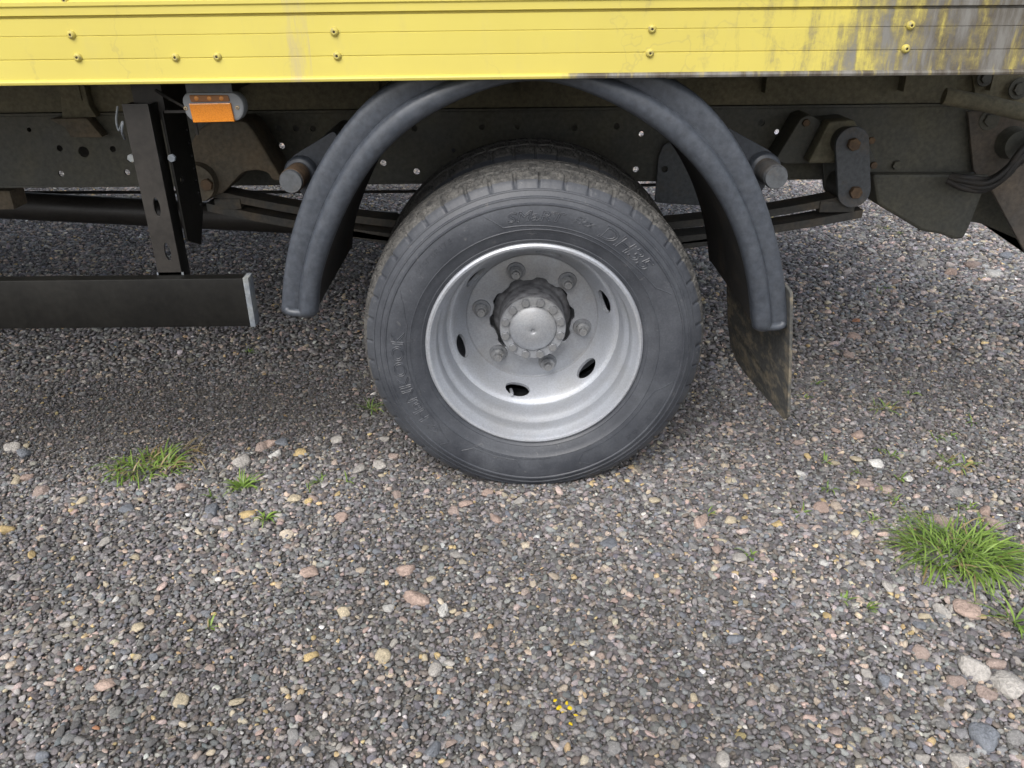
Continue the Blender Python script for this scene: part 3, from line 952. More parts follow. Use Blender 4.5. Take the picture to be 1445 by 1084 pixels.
# ---- running gear behind
pa, pb = P(0, 289, 1.1), P(560, 318, 1.1)
dpx = (pb - pa)
tube('propeller_shaft', [pa - dpx * 1.8, pb], 0.046, M['black_satin'], T, 20)
bm = bmesh.new()
bmesh.ops.create_uvsphere(bm, u_segments=24, v_segments=14, radius=0.17, matrix=Matrix.Translation((WX, 1.10, WZ + 0.02)) @ Matrix.Diagonal((1.1, 0.75, 1, 1)))
from_bm('axle_housing', bm, M['chassis'], T, 50)
tube('axle_tube', [(WX, 0.30, WZ), (WX, 1.90, WZ)], 0.058, M['chassis'], T, 20)
q0 = P(112, 214, 0.9)
tube('hole_blocker', [(q0.x - 0.30, 0.92, 0.665), (q0.x - 0.285, 0.92, 0.665), (q0.x + 0.285, 0.92, 0.665), (q0.x + 0.30, 0.92, 0.665)], [0.045, 0.066, 0.066, 0.045], M['chassis'], T, 24)  # unseen cylinder added behind the rail to keep its holes dark
q0, q1 = P(-40, 272, 1.25), P(570, 270.5, 1.25)
tube('brake_pipe', [q0 - (q1 - q0), q0, q1, q1 + Vector((0.9, 0.02, 0.01))], 0.0055, M['hose'], T, 8)
q0 = P(9, 281, 0.8)
box('rubber_mount', (q0.x - 0.05, 0.78, q0.z - 0.028), (q0.x + 0.028, 0.86, q0.z + 0.03), M['rust'], T, 0.008)
px_plate('chassis_bracket', [(924, 286), (929, 222), (936, 205), (960, 196), (990, 200), (1010, 292)], RY - 0.022, 0.008, M['grey_metal'], T, holes=[(938, 239, 4)], rnd=0.008)

# ---- tail section at the right
tp = px_plate('tail_plate', [(1366, 158), (1560, 140), (1560, 190), (1450, 236), (1390, 264), (1374, 240)], RY - 0.03, 0.012, M['tail_plate'], T)
for (a, c_, r) in ((1396, 169, 0.018), (1438, 125, 0.018), (1390, 110, 0.014)):
    q = P(a, c_, RY - 0.03)
    bolt('plate_bolt', (q.x, RY - 0.03, q.z), r, 0.010, M['chassis'], tp, washer=r * 1.6)
px_plate('tail_plate', [(1372, 102), (1560, 90), (1560, 150), (1380, 160)], RY - 0.012, 0.01, M['chassis_dusty_lit'], T)
q = P(1432, 203, RY - 0.05)
bm = bmesh.new()
bmesh.ops.create_cone(bm, cap_ends=True, segments=28, radius1=0.045, radius2=0.038, depth=0.045, matrix=Matrix.Translation((q.x, RY - 0.05, q.z)) @ Matrix.Rotation(PI / 2, 4, 'X'))
from_bm('pivot_boss', bm, M['chassis'], tp, 35)
px_plate('tow_box', [(1231, 246), (1238, 289), (1302, 327), (1328, 331), (1350, 339), (1360, 337), (1368, 322), (1398, 246)], RY - 0.035, 0.16, M['chassis'], T, bevel=0.008, rnd=0.012)
px_plate('underrun_arm', [(1384, 262), (1404, 262), (1462, 366), (1462, 350), (1385, 316), (1366, 312)], RY + 0.10, 0.012, M['chassis'], T)
px_plate('underrun_arm', [(1398, 266), (1440, 234), (1560, 170), (1560, 420), (1446, 356)], RY - 0.06, 0.012, M['tail_plate'], T, bevel=0.003, rnd=0.006)
tube('cross_tube', [P(1332, 136, 0.62), P(1390, 146, 0.60), P(1500, 172, 0.56)], 0.021, M['chassis_dusty_lit'], T, 18)
for k, (dx, dz) in enumerate(((0, 0), (3, 6), (-2, 10), (4, -5))):
    pth = smooth_path([P(1338 + dx, 250 + dz * 0.5, 0.62), P(1362 + dx, 256 + dz, 0.60), P(1392 + dx, 258 + dz, 0.585 + k * 0.008), P(1420 + dx, 240 + dz, 0.58), P(1440 + dx, 214 + dz, 0.58), P(1475 + dx, 190 + dz, 0.60)], 26)
    tube('cable', pth, 0.0085, M['hose'], T, 8)
q = P(1265, 233, RY - 0.006)
bolt('rail_bolt', (q.x, RY - 0.004, q.z), 0.014, 0.012, M['chassis'], T)

# ---- side guard: bottom rail, post, outrigger
ga, gb = P(342, 393, -0.03), P(353, 461, -0.03)
zt, zb = ga.z, gb.z
xe = (ga.x + gb.x) / 2
gr = box('side_guard_rail', (-3.6, -0.03, zb), (xe, 0.0, zt), M['black_gloss'], T, 0.003)
box('rail_end_cap', (xe + 0.0005, -0.031, zb - 0.0005), (xe + 0.012, 0.002, zt + 0.001), M['end_cap'], gr, 0.0015)
pl, pr_ = P(172, 147, 0.004), P(209, 147, 0.004)
slots = []
for (a, c_) in ((222, 292), (237, 355)):
    q = P(a, c_, 0.004)
    slots.append((q.x, q.z, 0.0062, 3.1))
me = plate_mesh([(pl.x, zt - 0.06), (pr_.x, zt - 0.06), (pr_.x, pl.z), (pl.x, pl.z)], 0.005, slots, 0.0008, 'Y')
me.transform(Matrix.Translation((0, 0.0045, 0)))
post = mesh_obj('side_guard_post', me, M['black_satin'], T, 35)
box('post_flange', (pr_.x - 0.005, 0.0075, zt - 0.06), (pr_.x - 0.0002, 0.048, pl.z - 0.002), M['black_gloss'], post, 0.0006)
box('post_flange', (pl.x + 0.0002, 0.0075, zt - 0.06), (pl.x + 0.005, 0.048, pl.z - 0.002), M['black_gloss'], post, 0.0006)
box('post_foot', (pl.x - 0.002, 0.002, zt - 0.004), (pr_.x + 0.004, 0.0015 + 0.001, zt + 0.004), M['end_cap'], post)
ox = pr_.x + 0.012
me = plate_mesh([(0.03, 0.60), (0.10, 0.57), (0.15, 0.64), (0.15, 0.845), (0.03, 0.86)], 0.005, [(0.137, 0.60 + 0.026 * k + 0.05, 0.0045) for k in range(7)] + [(0.06, 0.72, 0.007)], 0.0008, 'X')
me.transform(Matrix.Translation((ox, 0, 0)))
og = mesh_obj('outrigger_plate', me, M['black_gloss'], T, 35)
box('outrigger_arm', (ox - 0.06, 0.051, 0.84), (ox + 0.0, RY + 0.0, 0.9155), M['black_satin'], T, 0.003)
box('plate_flange', (ox + 0.003, 0.035, 0.856), (ox + 0.05, 0.15, 0.861), M['black_satin'], og)
for (a, c_) in ((184, 224), (241, 224)):
    q = P(a, c_, 0.02)
    bolt('post_bolt', (q.x, 0.03, q.z), 0.008, 0.008, M['end_cap'], post)
wire = smooth_path([P(166, 150, 0.02), P(164, 170, 0.015), P(168, 184, 0.02), P(173, 172, 0.0), P(172, 186, 0.0), P(176, 196, 0.03)], 30)
tube('wire', wire, 0.0022, M['end_cap'], T, 6)
tube('wire', smooth_path([P(220, 128, 0.05), P(240, 140, 0.03), P(258, 150, 0.02), P(272, 160, 0.02), P(279, 190, 0.03)], 24), 0.003, M['hose'], T, 6)

# ---- amber side marker lamp under the rail
yl = -0.012


def xz(px, py, Y):
    q = P(px, py, Y)
    return (q.x, q.z)


lamp = mesh_obj('marker_lamp', plate_mesh([xz(*p, yl) for p in ((256, 140), (262, 131), (332, 131), (343, 142), (345, 158), (338, 171), (272, 172), (262, 163))], 0.03, (), 0.004, 'Y', 0.014), M['lamp_grey'], T, 30)
lamp.data.transform(Matrix.Translation((0, yl + 0.015, 0)))
lamp['label'] = 'grey side lamp with amber reflector and three diodes'
ln = mesh_obj('lens', plate_mesh([xz(*p, yl) for p in ((267, 134), (322, 134), (325, 143), (270, 144))], 0.006, (), 0.0015, 'Y', 0.003), M['lens'], lamp, 30)
ln.data.transform(Matrix.Translation((0, yl - 0.0005, 0)))
rf = mesh_obj('reflector', plate_mesh([xz(*p, yl) for p in ((268, 146), (326, 145), (332, 171), (274, 172.5))], 0.010, (), 0.001, 'Y'), M['amber'], lamp, 30)
rf.data.transform(Matrix.Translation((0, yl - 0.001, 0)))
for a in (278, 296, 313):
    q = P(a, 138.5, yl)
    v, f = revolve_vf([(0.0001, -0.0016), (0.0028, -0.0012), (0.0042, 0.0)], 12)
    o = from_vf('diode', v, f, M['diode'], lamp, 50)
    o.location = (q.x, yl - 0.0036, q.z)
for (a, c_) in ((262, 153), (335, 152)):
    q = P(a, c_, yl)
    v, f = revolve_vf([(0.0012, 0.0005), (0.0016, -0.0016), (0.0034, -0.0014), (0.0042, 0.0)], 12)
    o = from_vf('screw', v, f, M['screw'], lamp, 50)
    o.location = (q.x, yl, q.z)
q0, q1 = P(262, 124, 0.0), P(328, 132, 0.0)
box('lamp_bracket', (q0.x, 0.0, q1.z - 0.02), (q1.x, 0.004, Z0 + 0.04), M['grey_metal'], lamp)

# ---- mudguard
inner_px = [(447, 436), (446, 405), (455, 370), (480, 300), (515, 235), (560, 185), (620, 146), (690, 121)]
inner_pr = [(810, 119), (890, 150), (945, 190), (1000, 245), (1035, 305), (1055, 370), (1063, 420), (1064, 456)]
outer_px = [(398, 436), (399, 405), (402, 370), (417, 300), (445, 235), (480, 185), (518, 142), (545, 117)]
outer_pr = [(960, 113), (1000, 145), (1034, 187), (1069, 247), (1094, 320), (1106, 385), (1111, 430), (1112, 456)]
YG = -0.02
tpI = [P(a, c_, YG) for a, c_ in inner_px] + [Vector((0.0, YG, 0.9165)), Vector((WX - 0.005, YG, 0.920)), Vector((0.085, YG, 0.917))] + [P(a, c_, YG) for a, c_ in inner_pr]
tpO = [P(a, c_, YG) for a, c_ in outer_px] + [Vector((-0.11, YG, 0.966)), Vector((WX - 0.005, YG, 0.990)), Vector((0.20, YG, 0.967))] + [P(a, c_, YG) for a, c_ in outer_pr]
NG = 110


def even(pts_, n_):
    """fair a hand-read curve: even spacing, ends kept"""
    q_ = smooth_path(pts_, 400)
    for _ in range(700):
        q_ = [q_[0]] + [q_[k] * 0.5 + (q_[k - 1] + q_[k + 1]) * 0.25 for k in range(1, len(q_) - 1)] + [q_[-1]]
    L_ = np.concatenate([[0], np.cumsum([(b_ - a_).length for a_, b_ in zip(q_[:-1], q_[1:])])])
    u_ = np.linspace(0, L_[-1], n_)
    return [Vector([float(np.interp(t_, L_, [p_[c__] for p_ in q_])) for c__ in range(3)]) for t_ in u_]


Ic, Oc = even(tpI, NG), even(tpO, NG)
gp = [(1.0, 0.075), (1.0, 0.020), (0.992, 0.008), (0.97, 0.002), (0.93, -0.0010), (0.84, -0.0028), (0.72, -0.0032), (0.60, -0.0024), (0.53, -0.0012), (0.485, -0.0012), (0.465, -0.0040), (0.445, -0.0085),
      (0.415, -0.0128), (0.37, -0.0152), (0.28, -0.0170), (0.18, -0.0168), (0.10, -0.0145), (0.045, -0.0095), (0.01, -0.003), (0.0, 0.006), (0.05, 0.03), (0.06, 0.15), (0.06, 0.42), (0.02, 0.43)]
V, Fc = [], []
n = len(gp)
rows = []
CAPN = 6
for i in range(-CAPN, NG + CAPN):
    k = min(max(i, 0), NG - 1)
    e = (k - i) if i < 0 else (i - k)
    an = e / CAPN * PI / 2
    dn = (Ic[k] - Ic[k + (4 if i < 0 else -4)]).normalized()
    for s, dy in gp:
        front = dy < 0.02
        sc_ = s if not front else 0.5 + (s - 0.5) * (1 - 0.16 * (1 - math.cos(an)))
        q = Ic[k].lerp(Oc[k], sc_) + (dn * 0.016 * math.sin(an) if front else Vector())
        V.append((q.x, YG + dy + (0.022 * (1 - math.cos(an)) if front else 0.0), q.z))
NG2 = NG + 2 * CAPN
for i in range(NG2 - 1):
    for j in range(n - 1):
        Fc.append((i * n + j, (i + 1) * n + j, (i + 1) * n + j + 1, i * n + j + 1))
guard = from_vf('mudguard', V, Fc, [M['plastic'], M['plastic_in']], T, 42)
for p in guard.data.polygons:
    if p.center.y > 0.012: p.material_index = 1
sm = guard.modifiers.new('thickness', 'SOLIDIFY')
sm.thickness = 0.0035
guard['label'] = 'black plastic mudguard arching over the wheel'
for end in (0, -1):             # rolled lip that turns across the bottom of each end
    i0 = 0 if end == 0 else NG - 1
    st = 1 if end == 0 else -1
    dn = (Ic[i0] - Ic[i0 + 4 * st]).normalized()
    dpt = lambda i_, s, dy, ex=0.0: Ic[i_].lerp(Oc[i_], s) + Vector((0, dy, 0)) + dn * ex
    pth = [dpt(i0 + 9 * st, 0.22, -0.0095), dpt(i0 + 3 * st, 0.22, -0.0095), dpt(i0, 0.25, -0.0105, -0.002), dpt(i0, 0.36, -0.0090, 0.005), dpt(i0, 0.55, -0.0065, 0.006), dpt(i0, 0.76, -0.0055, 0.004), dpt(i0, 0.88, -0.002, -0.004)]
    v, f = tube_vf(smooth_path(pth, 26), [0.003] + [0.006] * 6 + [0.0085] * 18 + [0.004], 14)
    from_vf('guard_lip', v, f, M['plastic'], guard, 60)
# stays that carry the guard, and their clamps
for (a, c_, sgn) in ((410, 257, 1), (1096, 251, -1)):
    q = P(a, c_, 0.06)
    stay = tube('guard_stay', [(q.x, 0.06, q.z), (q.x, 0.064, q.z), (q.x, RY - 0.002, q.z)], [0.0225, 0.0245, 0.0245], M['grey_metal'], T, 24)
    tube('rusty_collar', [(q.x, 0.068, q.z), (q.x, 0.13, q.z)], 0.0252, M['rust_bolt'] if sgn > 0 else M['grey_metal'], stay, 24)
    tube('clamp', [(q.x, 0.14, q.z), (q.x, 0.144, q.z), (q.x, 0.20, q.z), (q.x, 0.204, q.z)], [0.030, 0.034, 0.034, 0.030], M['plastic'], stay, 24)
    gi_ = min(range(NG), key=lambda i_: abs(Oc[i_].z - q.z) + (0 if (Oc[i_].x - WX) * sgn < 0 else 9))
    tgt = Oc[gi_]
    me = plate_mesh([(q.x - sgn * 0.02, q.z + 0.03), (tgt.x + sgn * 0.03, q.z + 0.085), (tgt.x + sgn * 0.05, q.z + 0.02), (tgt.x + sgn * 0.035, q.z - 0.05), (q.x + sgn * 0.0, q.z - 0.065), (q.x - sgn * 0.018, q.z - 0.03)], 0.006, (), 0.001, 'Y', 0.012)
    me.transform(Matrix.Translation((0, 0.17, 0)))
    mesh_obj('clamp_plate', me, M['plastic'], stay, 35)

# ---- mud flap behind the wheel: a slack rubber sheet that trails backwards at its foot
f0, f1, f2 = P(1114, 412, -0.03), P(1112, 592, -0.03), P(1031, 384, 0.40)
fn_ = (f1 - f0).cross(f2 - f0).normalized()


def on_flap(px, py):
    d = ray(px, py)
    return CAM + d * ((f0 - CAM).dot(fn_) / d.dot(fn_))


fu = Vector((fn_.y, -fn_.x, 0)).normalized()
if fu.y < 0: fu = -fu
fv = fn_.cross(fu)
if fv.z < 0: fv = -fv
fpx = [(1117, 412), (1115, 500), (1112, 588), (1106, 592), (1094, 580), (1078, 560), (1060, 535), (1044, 510), (1035, 486), (1031, 450), (1029, 384), (1030, 352), (1066, 372), (1100, 392)]
out = [((on_flap(*p) - f0).dot(fu), (on_flap(*p) - f0).dot(fv)) for p in fpx]
me = plate_mesh(out, 0.007, (), 0.0015, '', 0.01)
nrm = bmesh.new(); nrm.from_mesh(me)
bmesh.ops.triangulate(nrm, faces=nrm.faces[:])
for _ in range(2):
    bmesh.ops.subdivide_edges(nrm, edges=[e for e in nrm.edges if e.calc_length() > 0.05], cuts=1)
fw = fn_ if fn_.x > 0 else -fn_
for v_ in nrm.verts:
    u_, w_, t_ = v_.co
    v_.co = f0 + fu * u_ + fv * w_ + fw * (t_ + 0.006 * math.sin(u_ * 11.0 + 0.4) * min(1.0, max(0.0, -w_ * 6 + 0.2)))
nrm.to_mesh(me); nrm.free()
mesh_obj('mud_flap', me, M['flap'], T, 40)


# ------------------------------------------------------------------ wheels
RT = 0.3845
yside = [(0.236, 0.012), (0.240, 0.004), (0.246, 0.000), (0.2475, -0.0015), (0.249, -0.001), (0.262, -0.0075), (0.2715, -0.0105), (0.2725, -0.0118), (0.2735, -0.0110), (0.285, -0.0140), (0.300, -0.0155),
         (0.313, -0.0150), (0.3225, -0.0132), (0.3240, -0.0150), (0.3265, -0.0150), (0.328, -0.0118), (0.336, -0.0090), (0.3370, -0.0102), (0.3395, -0.0095), (0.3405, -0.0065),
         (0.350, -0.0010), (0.3505, -0.0022), (0.353, -0.0012), (0.3535, 0.0012), (0.362, 0.0065), (0.369, 0.0125), (0.3735, 0.0185)]


def side_y(r):
    rr = [p[0] for p in yside]; yy = [p[1] for p in yside]
    return float(np.interp(r, rr, yy))


WID = 0.196                      # from the outer flange to the inner side of the tyre
tw0, tw1 = 0.0215, WID - 0.0215
NTR = 46
tread = []
for k in range(NTR):
    t = k / (NTR - 1)
    y = tw0 + (tw1 - tw0) * t
    tread.append((RT - 0.008 * (2 * t - 1) ** 2 - 0.003 * abs(2 * t - 1) ** 8, y))
oprof = yside + tread + [(r, WID - y) for r, y in yside[::-1]]
NA = 45 * 16
n1_ = len(yside)
prof_arr = np.array(oprof)
ang = 2 * PI * np.arange(NA) / NA
Rr = np.repeat(prof_arr[None, :, 0], NA, 0)
Yy = np.repeat(prof_arr[None, :, 1], NA, 0)
tri = np.abs(((ang * 45 / (2 * PI)) % 1.0) * 2 - 1)          # 0..1 zigzag, one per block
ph = (ang * 45 / (2 * PI)) % 1.0
for j in range(len(oprof)):
    y = prof_arr[j, 1]; r = prof_arr[j, 0]
    if n1_ <= j < n1_ + NTR:
        d = np.zeros(NA)
        for gc, amp in ((0.055, 0.006), (0.098, 0.007), (0.141, 0.006)):
            d = np.maximum(d, np.where(np.abs(y - gc - amp * (tri - 0.5)) < 0.0034, 0.006, 0))
        rib = int(np.digitize(y, [0.055, 0.098, 0.141]))
        p2 = (ph * 2 + 0.37 * rib + y * 14) % 1.0
        d = np.maximum(d, np.where(p2 < 0.10, 0.0045, 0))
        p4 = (ph * 4 + 0.21 * rib - y * 9) % 1.0
        d = np.maximum(d, np.where(p4 < 0.13, 0.0022, 0))
        if y < 0.045 or y > WID - 0.045:
            d = np.maximum(d, np.where(ph < 0.07, 0.005, 0))
        Rr[:, j] -= d
    elif n1_ - 3 <= j < n1_ or n1_ + NTR <= j < n1_ + NTR + 3:
        sgn = 1 if j < n1_ else -1
        dd_ = np.where(ph < 0.07, 0.0025, 0) + np.where((ph * 3 + 0.4) % 1 < 0.12, 0.0006, 0)
        Yy[:, j] += sgn * dd_
        Rr[:, j] -= np.where(ph < 0.07, 0.003, 0)
X = Rr * np.cos(ang)[:, None]; Z = Rr * np.sin(ang)[:, None]
XYZ = np.stack([X, Yy, Z], 2).reshape(-1, 3)


def squash(p):
    """flatten the foot of the tyre on the ground and bulge its walls"""
    p = np.array(p, float)
    low = -WZ - 0.004
    d = np.clip((-p[:, 2] - 0.22) / 0.14, 0, 1) ** 2
    bul = d * np.clip(1 - np.abs(p[:, 0]) / 0.2, 0, 1) * 0.009
    mid = WID / 2
    sg = np.where(p[:, 1] < mid, -1, 1) * np.clip(np.abs(p[:, 1] - mid) / mid, 0, 1)
    p[:, 1] += sg * bul
    zz = p[:, 2]
    over = np.clip(low + 0.02 - zz, 0, None)
    p[:, 2] = np.where(zz < low + 0.02, low + 0.02 - 0.02 * (1 - np.exp(-over / 0.02)), zz)
    return p


XYZ = squash(XYZ)
nP = len(oprof)
idx = np.arange(NA * nP).reshape(NA, nP)
nxt = np.roll(idx, -1, 0)
quads = np.stack([idx[:, :-1].ravel(), idx[:, 1:].ravel(), nxt[:, 1:].ravel(), nxt[:, :-1].ravel()], 1)
mat_col = np.tile(np.where((np.arange(nP - 1) >= n1_ - 2) & (np.arange(nP - 1) < n1_ + NTR + 1), 1, 0), NA)

# raised lettering and outlines on the wall
LV, LF = [], []


def add_letters(v, f):
    o = len(LV)
    LV.extend(v)
    LF.extend([tuple(i + o for i in q) for q in f])


def bend(u, w, r0, th, lift):
    r = r0 + w
    return (r * math.cos(th - u / r0), side_y(r) - lift, r * math.sin(th - u / r0))


def arc_text(txt, r0, a_start, a_end, cap, shear=0.0, line=0.0011):
    """letters in outline, reading clockwise from angle a_start to a_end (degrees), tops outwards"""
    cu = bpy.data.curves.new('t', 'FONT')
    cu.body = txt
    cu.size = cap / 0.69
    cu.shear = shear
    cu.fill_mode = 'NONE' if cap > 0.014 else 'BOTH'
    cu.resolution_u = 3
    if cap > 0.014:
        cu.bevel_depth = line; cu.bevel_resolution = 0
    else:
        cu.extrude = 0.0007
    ob = bpy.data.objects.new('t', cu)
    col.objects.link(ob)
    me = eval_mesh(ob)
    bpy.data.objects.remove(ob)
    co = np.array([v_.co[:] for v_ in me.vertices])
    u0, u1 = co[:, 0].min(), co[:, 0].max()
    L = R_(abs(a_start - a_end)) * r0
    vs_ = [bend((u - u0) / (u1 - u0) * L, max(w, -0.01), r0, R_(a_start), 0.0002 + z) for u, w, z in co]
    add_letters(vs_, [tuple(p.vertices) for p in me.polygons])
    bpy.data.meshes.remove(me)


def ridge(pts_, rad=0.0011):
    """thin raised line through (radius, angle in degrees) points"""
    pp = []
    for (r0, a0), (r1, a1) in zip(pts_[:-1], pts_[1:]):
        m_ = max(2, int(abs(a1 - a0) / 2))
        for k in range(m_):
            t = k / m_
            pp.append((r0 + (r1 - r0) * t, a0 + (a1 - a0) * t))
    pp.append(pts_[-1])
    path = [(r * math.cos(R_(a)), side_y(r) - 0.0002, r * math.sin(R_(a))) for r, a in pp]
    add_letters(*tube_vf(path, rad, 5))


arc_text('HaNKOOK', 0.286, 214, 170, 0.026, 0.0)
ridge([(0.290, 219), (0.299, 222), (0.310, 218), (0.302, 216.5), (0.290, 219)])
ridge([(0.287, 222.5), (0.297, 219), (0.287, 216)])
arc_text('SMaRT', 0.292, 101, 78, 0.020, 0.25)
arc_text('Flex', 0.298, 75, 66, 0.0145, 0.35, 0.0008)
arc_text('DH35', 0.288, 64, 38, 0.029, 0.25)
arc_text('215/75R17.5', 0.300, 143, 124, 0.011)
arc_text('REGROOVABLE', 0.303, -23, -46, 0.010)
ridge([(0.318, 109), (0.284, 103), (0.281, 90), (0.281, 45), (0.292, 30), (0.318, 24)])
ridge([(0.318, 153), (0.300, 158), (0.281, 167), (0.281, 218), (0.300, 229), (0.318, 227)])
ridge([(0.318, -14), (0.288, -20), (0.282, -26), (0.282, -66), (0.300, -70), (0.316, -66)])
ridge([(0.276, -82), (0.276, -120)]); ridge([(0.300, 236), (0.281, 240), (0.281, 262), (0.300, 264)])
tri3 = [(0.262, 93), (0.271, 91), (0.262, 89), (0.262, 93)]
ridge(tri3, 0.0005)
LVs = squash(LV)
allv = np.concatenate([XYZ, LVs])
me = bpy.data.meshes.new('tyre')
fl = [tuple(q) for q in quads.tolist()] + [tuple(i + len(XYZ) for i in q) for q in LF]
me.from_pydata(allv.tolist(), [], fl)
mi = np.concatenate([mat_col, np.zeros(len(LF), int)]).astype(np.int32)
me.polygons.foreach_set('material_index', mi)
me.update()
tyre_me = me
me.materials.append(M['rubber']); me.materials.append(M['tread'])
me.shade_smooth(); me.set_sharp_from_angle(angle=R_(38))

# rim: one closed turned solid with barrel, well and dished disc (bore scalloped, hand holes cut)
barrel = [(0.2405, 0.016), (0.2405, 0.006), (0.2385, 0.0005), (0.2345, -0.0025), (0.2300, -0.0015), (0.2265, 0.004), (0.2245, 0.013), (0.2195, 0.019), (0.2170, 0.028), (0.2155, 0.046), (0.2165, 0.051), (0.2150, 0.056),
          (0.2095, 0.063), (0.2055, 0.072), (0.2030, 0.082), (0.2015, 0.100), (0.1990, 0.128), (0.2030, 0.145), (0.2130, 0.158), (0.2180, 0.170), (0.2260, 0.178), (0.2260, 0.186),
          (0.2220, 0.184), (0.2120, 0.170), (0.2080, 0.160), (0.2040, 0.150)]
v, f = revolve_vf([(r + 0.0, y) for r, y in barrel], 128)
barrel_v, barrel_f = v, f


def rim_mesh(full=True):
    # disc solid, front face then back face
    front = [(0.0985, 0.184), (0.103, 0.1825), (0.146, 0.1825), (0.151, 0.1838), (0.1555, 0.1842), (0.1590, 0.181), (0.1650, 0.168), (0.1745, 0.148), (0.1830, 0.132), (0.1895, 0.1215), (0.1945, 0.1165), (0.2005, 0.1145)]
    back = [(0.2005, 0.123), (0.1960, 0.126), (0.1905, 0.136), (0.1820, 0.152), (0.1720, 0.172), (0.1650, 0.188), (0.1580, 0.1935), (0.146, 0.194), (0.0985, 0.194)]
    pr = front + back
    def fn(j, r, y, a):
        if j == 0 or j == len(pr) - 1 or j == 1:
            s = math.sin(a * 10 + 0.6)
            r += 0.0035 * math.tanh(3 * s) * (1 if j != 1 else 0.6)
        return r, y
    v, f = revolve_vf(pr, 180, closed=True, fn=fn)
    me = bpy.data.meshes.new('disc')
    me.from_pydata(v, [], f)
    me.update()
    if not full: return me
    ob = bpy.data.objects.new('disc', me); col.objects.link(ob)
    bm = bmesh.new()
    for k in range(6):
        a = R_(258 + 60 * k)
        rad = Vector((math.cos(a), 0, math.sin(a)))
        cpt = rad * 0.1765 + Vector((0, 0.1445, 0))
        nrm = (rad * 0.90 + Vector((0, 0.44, 0))).normalized()
        tang = rad.cross(Vector((0, 1, 0))).normalized()
        b3 = nrm.cross(tang)
        Mx = Matrix((( tang.x, b3.x, nrm.x, cpt.x), (tang.y, b3.y, nrm.y, cpt.y), (tang.z, b3.z, nrm.z, cpt.z), (0, 0, 0, 1)))
        bmesh.ops.create_cone(bm, cap_ends=True, segments=28, radius1=1, radius2=1, depth=0.07, matrix=Mx @ Matrix.Diagonal((0.0305, 0.0205, 1, 1)))
    bmesh.ops.recalc_face_normals(bm, faces=bm.faces[:])
    cm = bpy.data.meshes.new('cut'); bm.to_mesh(cm); bm.free()
    co_ = bpy.data.objects.new('cut', cm); col.objects.link(co_)
    tb = bmesh.new(); tb.from_mesh(me); bmesh.ops.recalc_face_normals(tb, faces=tb.faces[:]); tb.to_mesh(me); tb.free()
    md = ob.modifiers.new('b', 'BOOLEAN'); md.operation = 'DIFFERENCE'; md.object = co_; md.solver = 'EXACT'
    out_ = eval_mesh(ob)
    bpy.data.objects.remove(ob); bpy.data.objects.remove(co_)
    return out_


disc_me = rim_mesh()
bm = bmesh.new()
bm.from_mesh(disc_me)
tmp = bpy.data.meshes.new('b'); tmp.from_pydata(barrel_v, [], barrel_f); tmp.update()
bm.from_mesh(tmp)
rim_me = bpy.data.meshes.new('rim')
bm.to_mesh(rim_me); bm.free()
rim_me.materials.clear()
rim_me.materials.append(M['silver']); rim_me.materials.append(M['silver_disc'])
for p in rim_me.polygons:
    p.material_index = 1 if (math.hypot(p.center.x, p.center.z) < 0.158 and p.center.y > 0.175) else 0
rim_me.shade_smooth(); rim_me.set_sharp_from_angle(angle=R_(32))

nut_bm = bmesh.new()
hexbolt_bm(nut_bm, (0, 0, 0), 0.0165, 0.017, washer=0.0225)
bmesh.ops.create_cone(nut_bm, cap_ends=True, segments=20, radius1=0.0165, radius2=0.0115, depth=0.006, matrix=Matrix.Translation((0, -0.0195, 0)) @ Matrix.Rotation(PI / 2, 4, 'X'))
bmesh.ops.create_cone(nut_bm, cap_ends=True, segments=20, radius1=0.0100, radius2=0.0088, depth=0.013, matrix=Matrix.Translation((0, -0.027, 0)) @ Matrix.Rotation(PI / 2, 4, 'X'))
bmesh.ops.create_cone(nut_bm, cap_ends=True, segments=16, radius1=0.0048, radius2=0.0040, depth=0.002, matrix=Matrix.Translation((0, -0.0338, 0)) @ Matrix.Rotation(PI / 2, 4, 'X'))
nut_me = bpy.data.meshes.new('wheel_nut'); nut_bm.to_mesh(nut_me); nut_bm.free()
nut_me.materials.append(M['nut']); nut_me.shade_smooth(); nut_me.set_sharp_from_angle(angle=R_(30))
hb = bmesh.new(); hexbolt_bm(hb, (0, 0, 0), 0.0104, 0.0075)
hb_me = bpy.data.meshes.new('hub_bolt'); hb.to_mesh(hb_me); hb.free()
hb_me.materials.append(M['nut']); hb_me.shade_smooth(); hb_me.set_sharp_from_angle(angle=R_(30))


def link(name, me_, parent, loc=(0, 0, 0), rot_=(0, 0, 0)):
    o = bpy.data.objects.new(name, me_); col.objects.link(o); o.parent = parent
    o.location = loc; o.rotation_euler = rot_
    return o


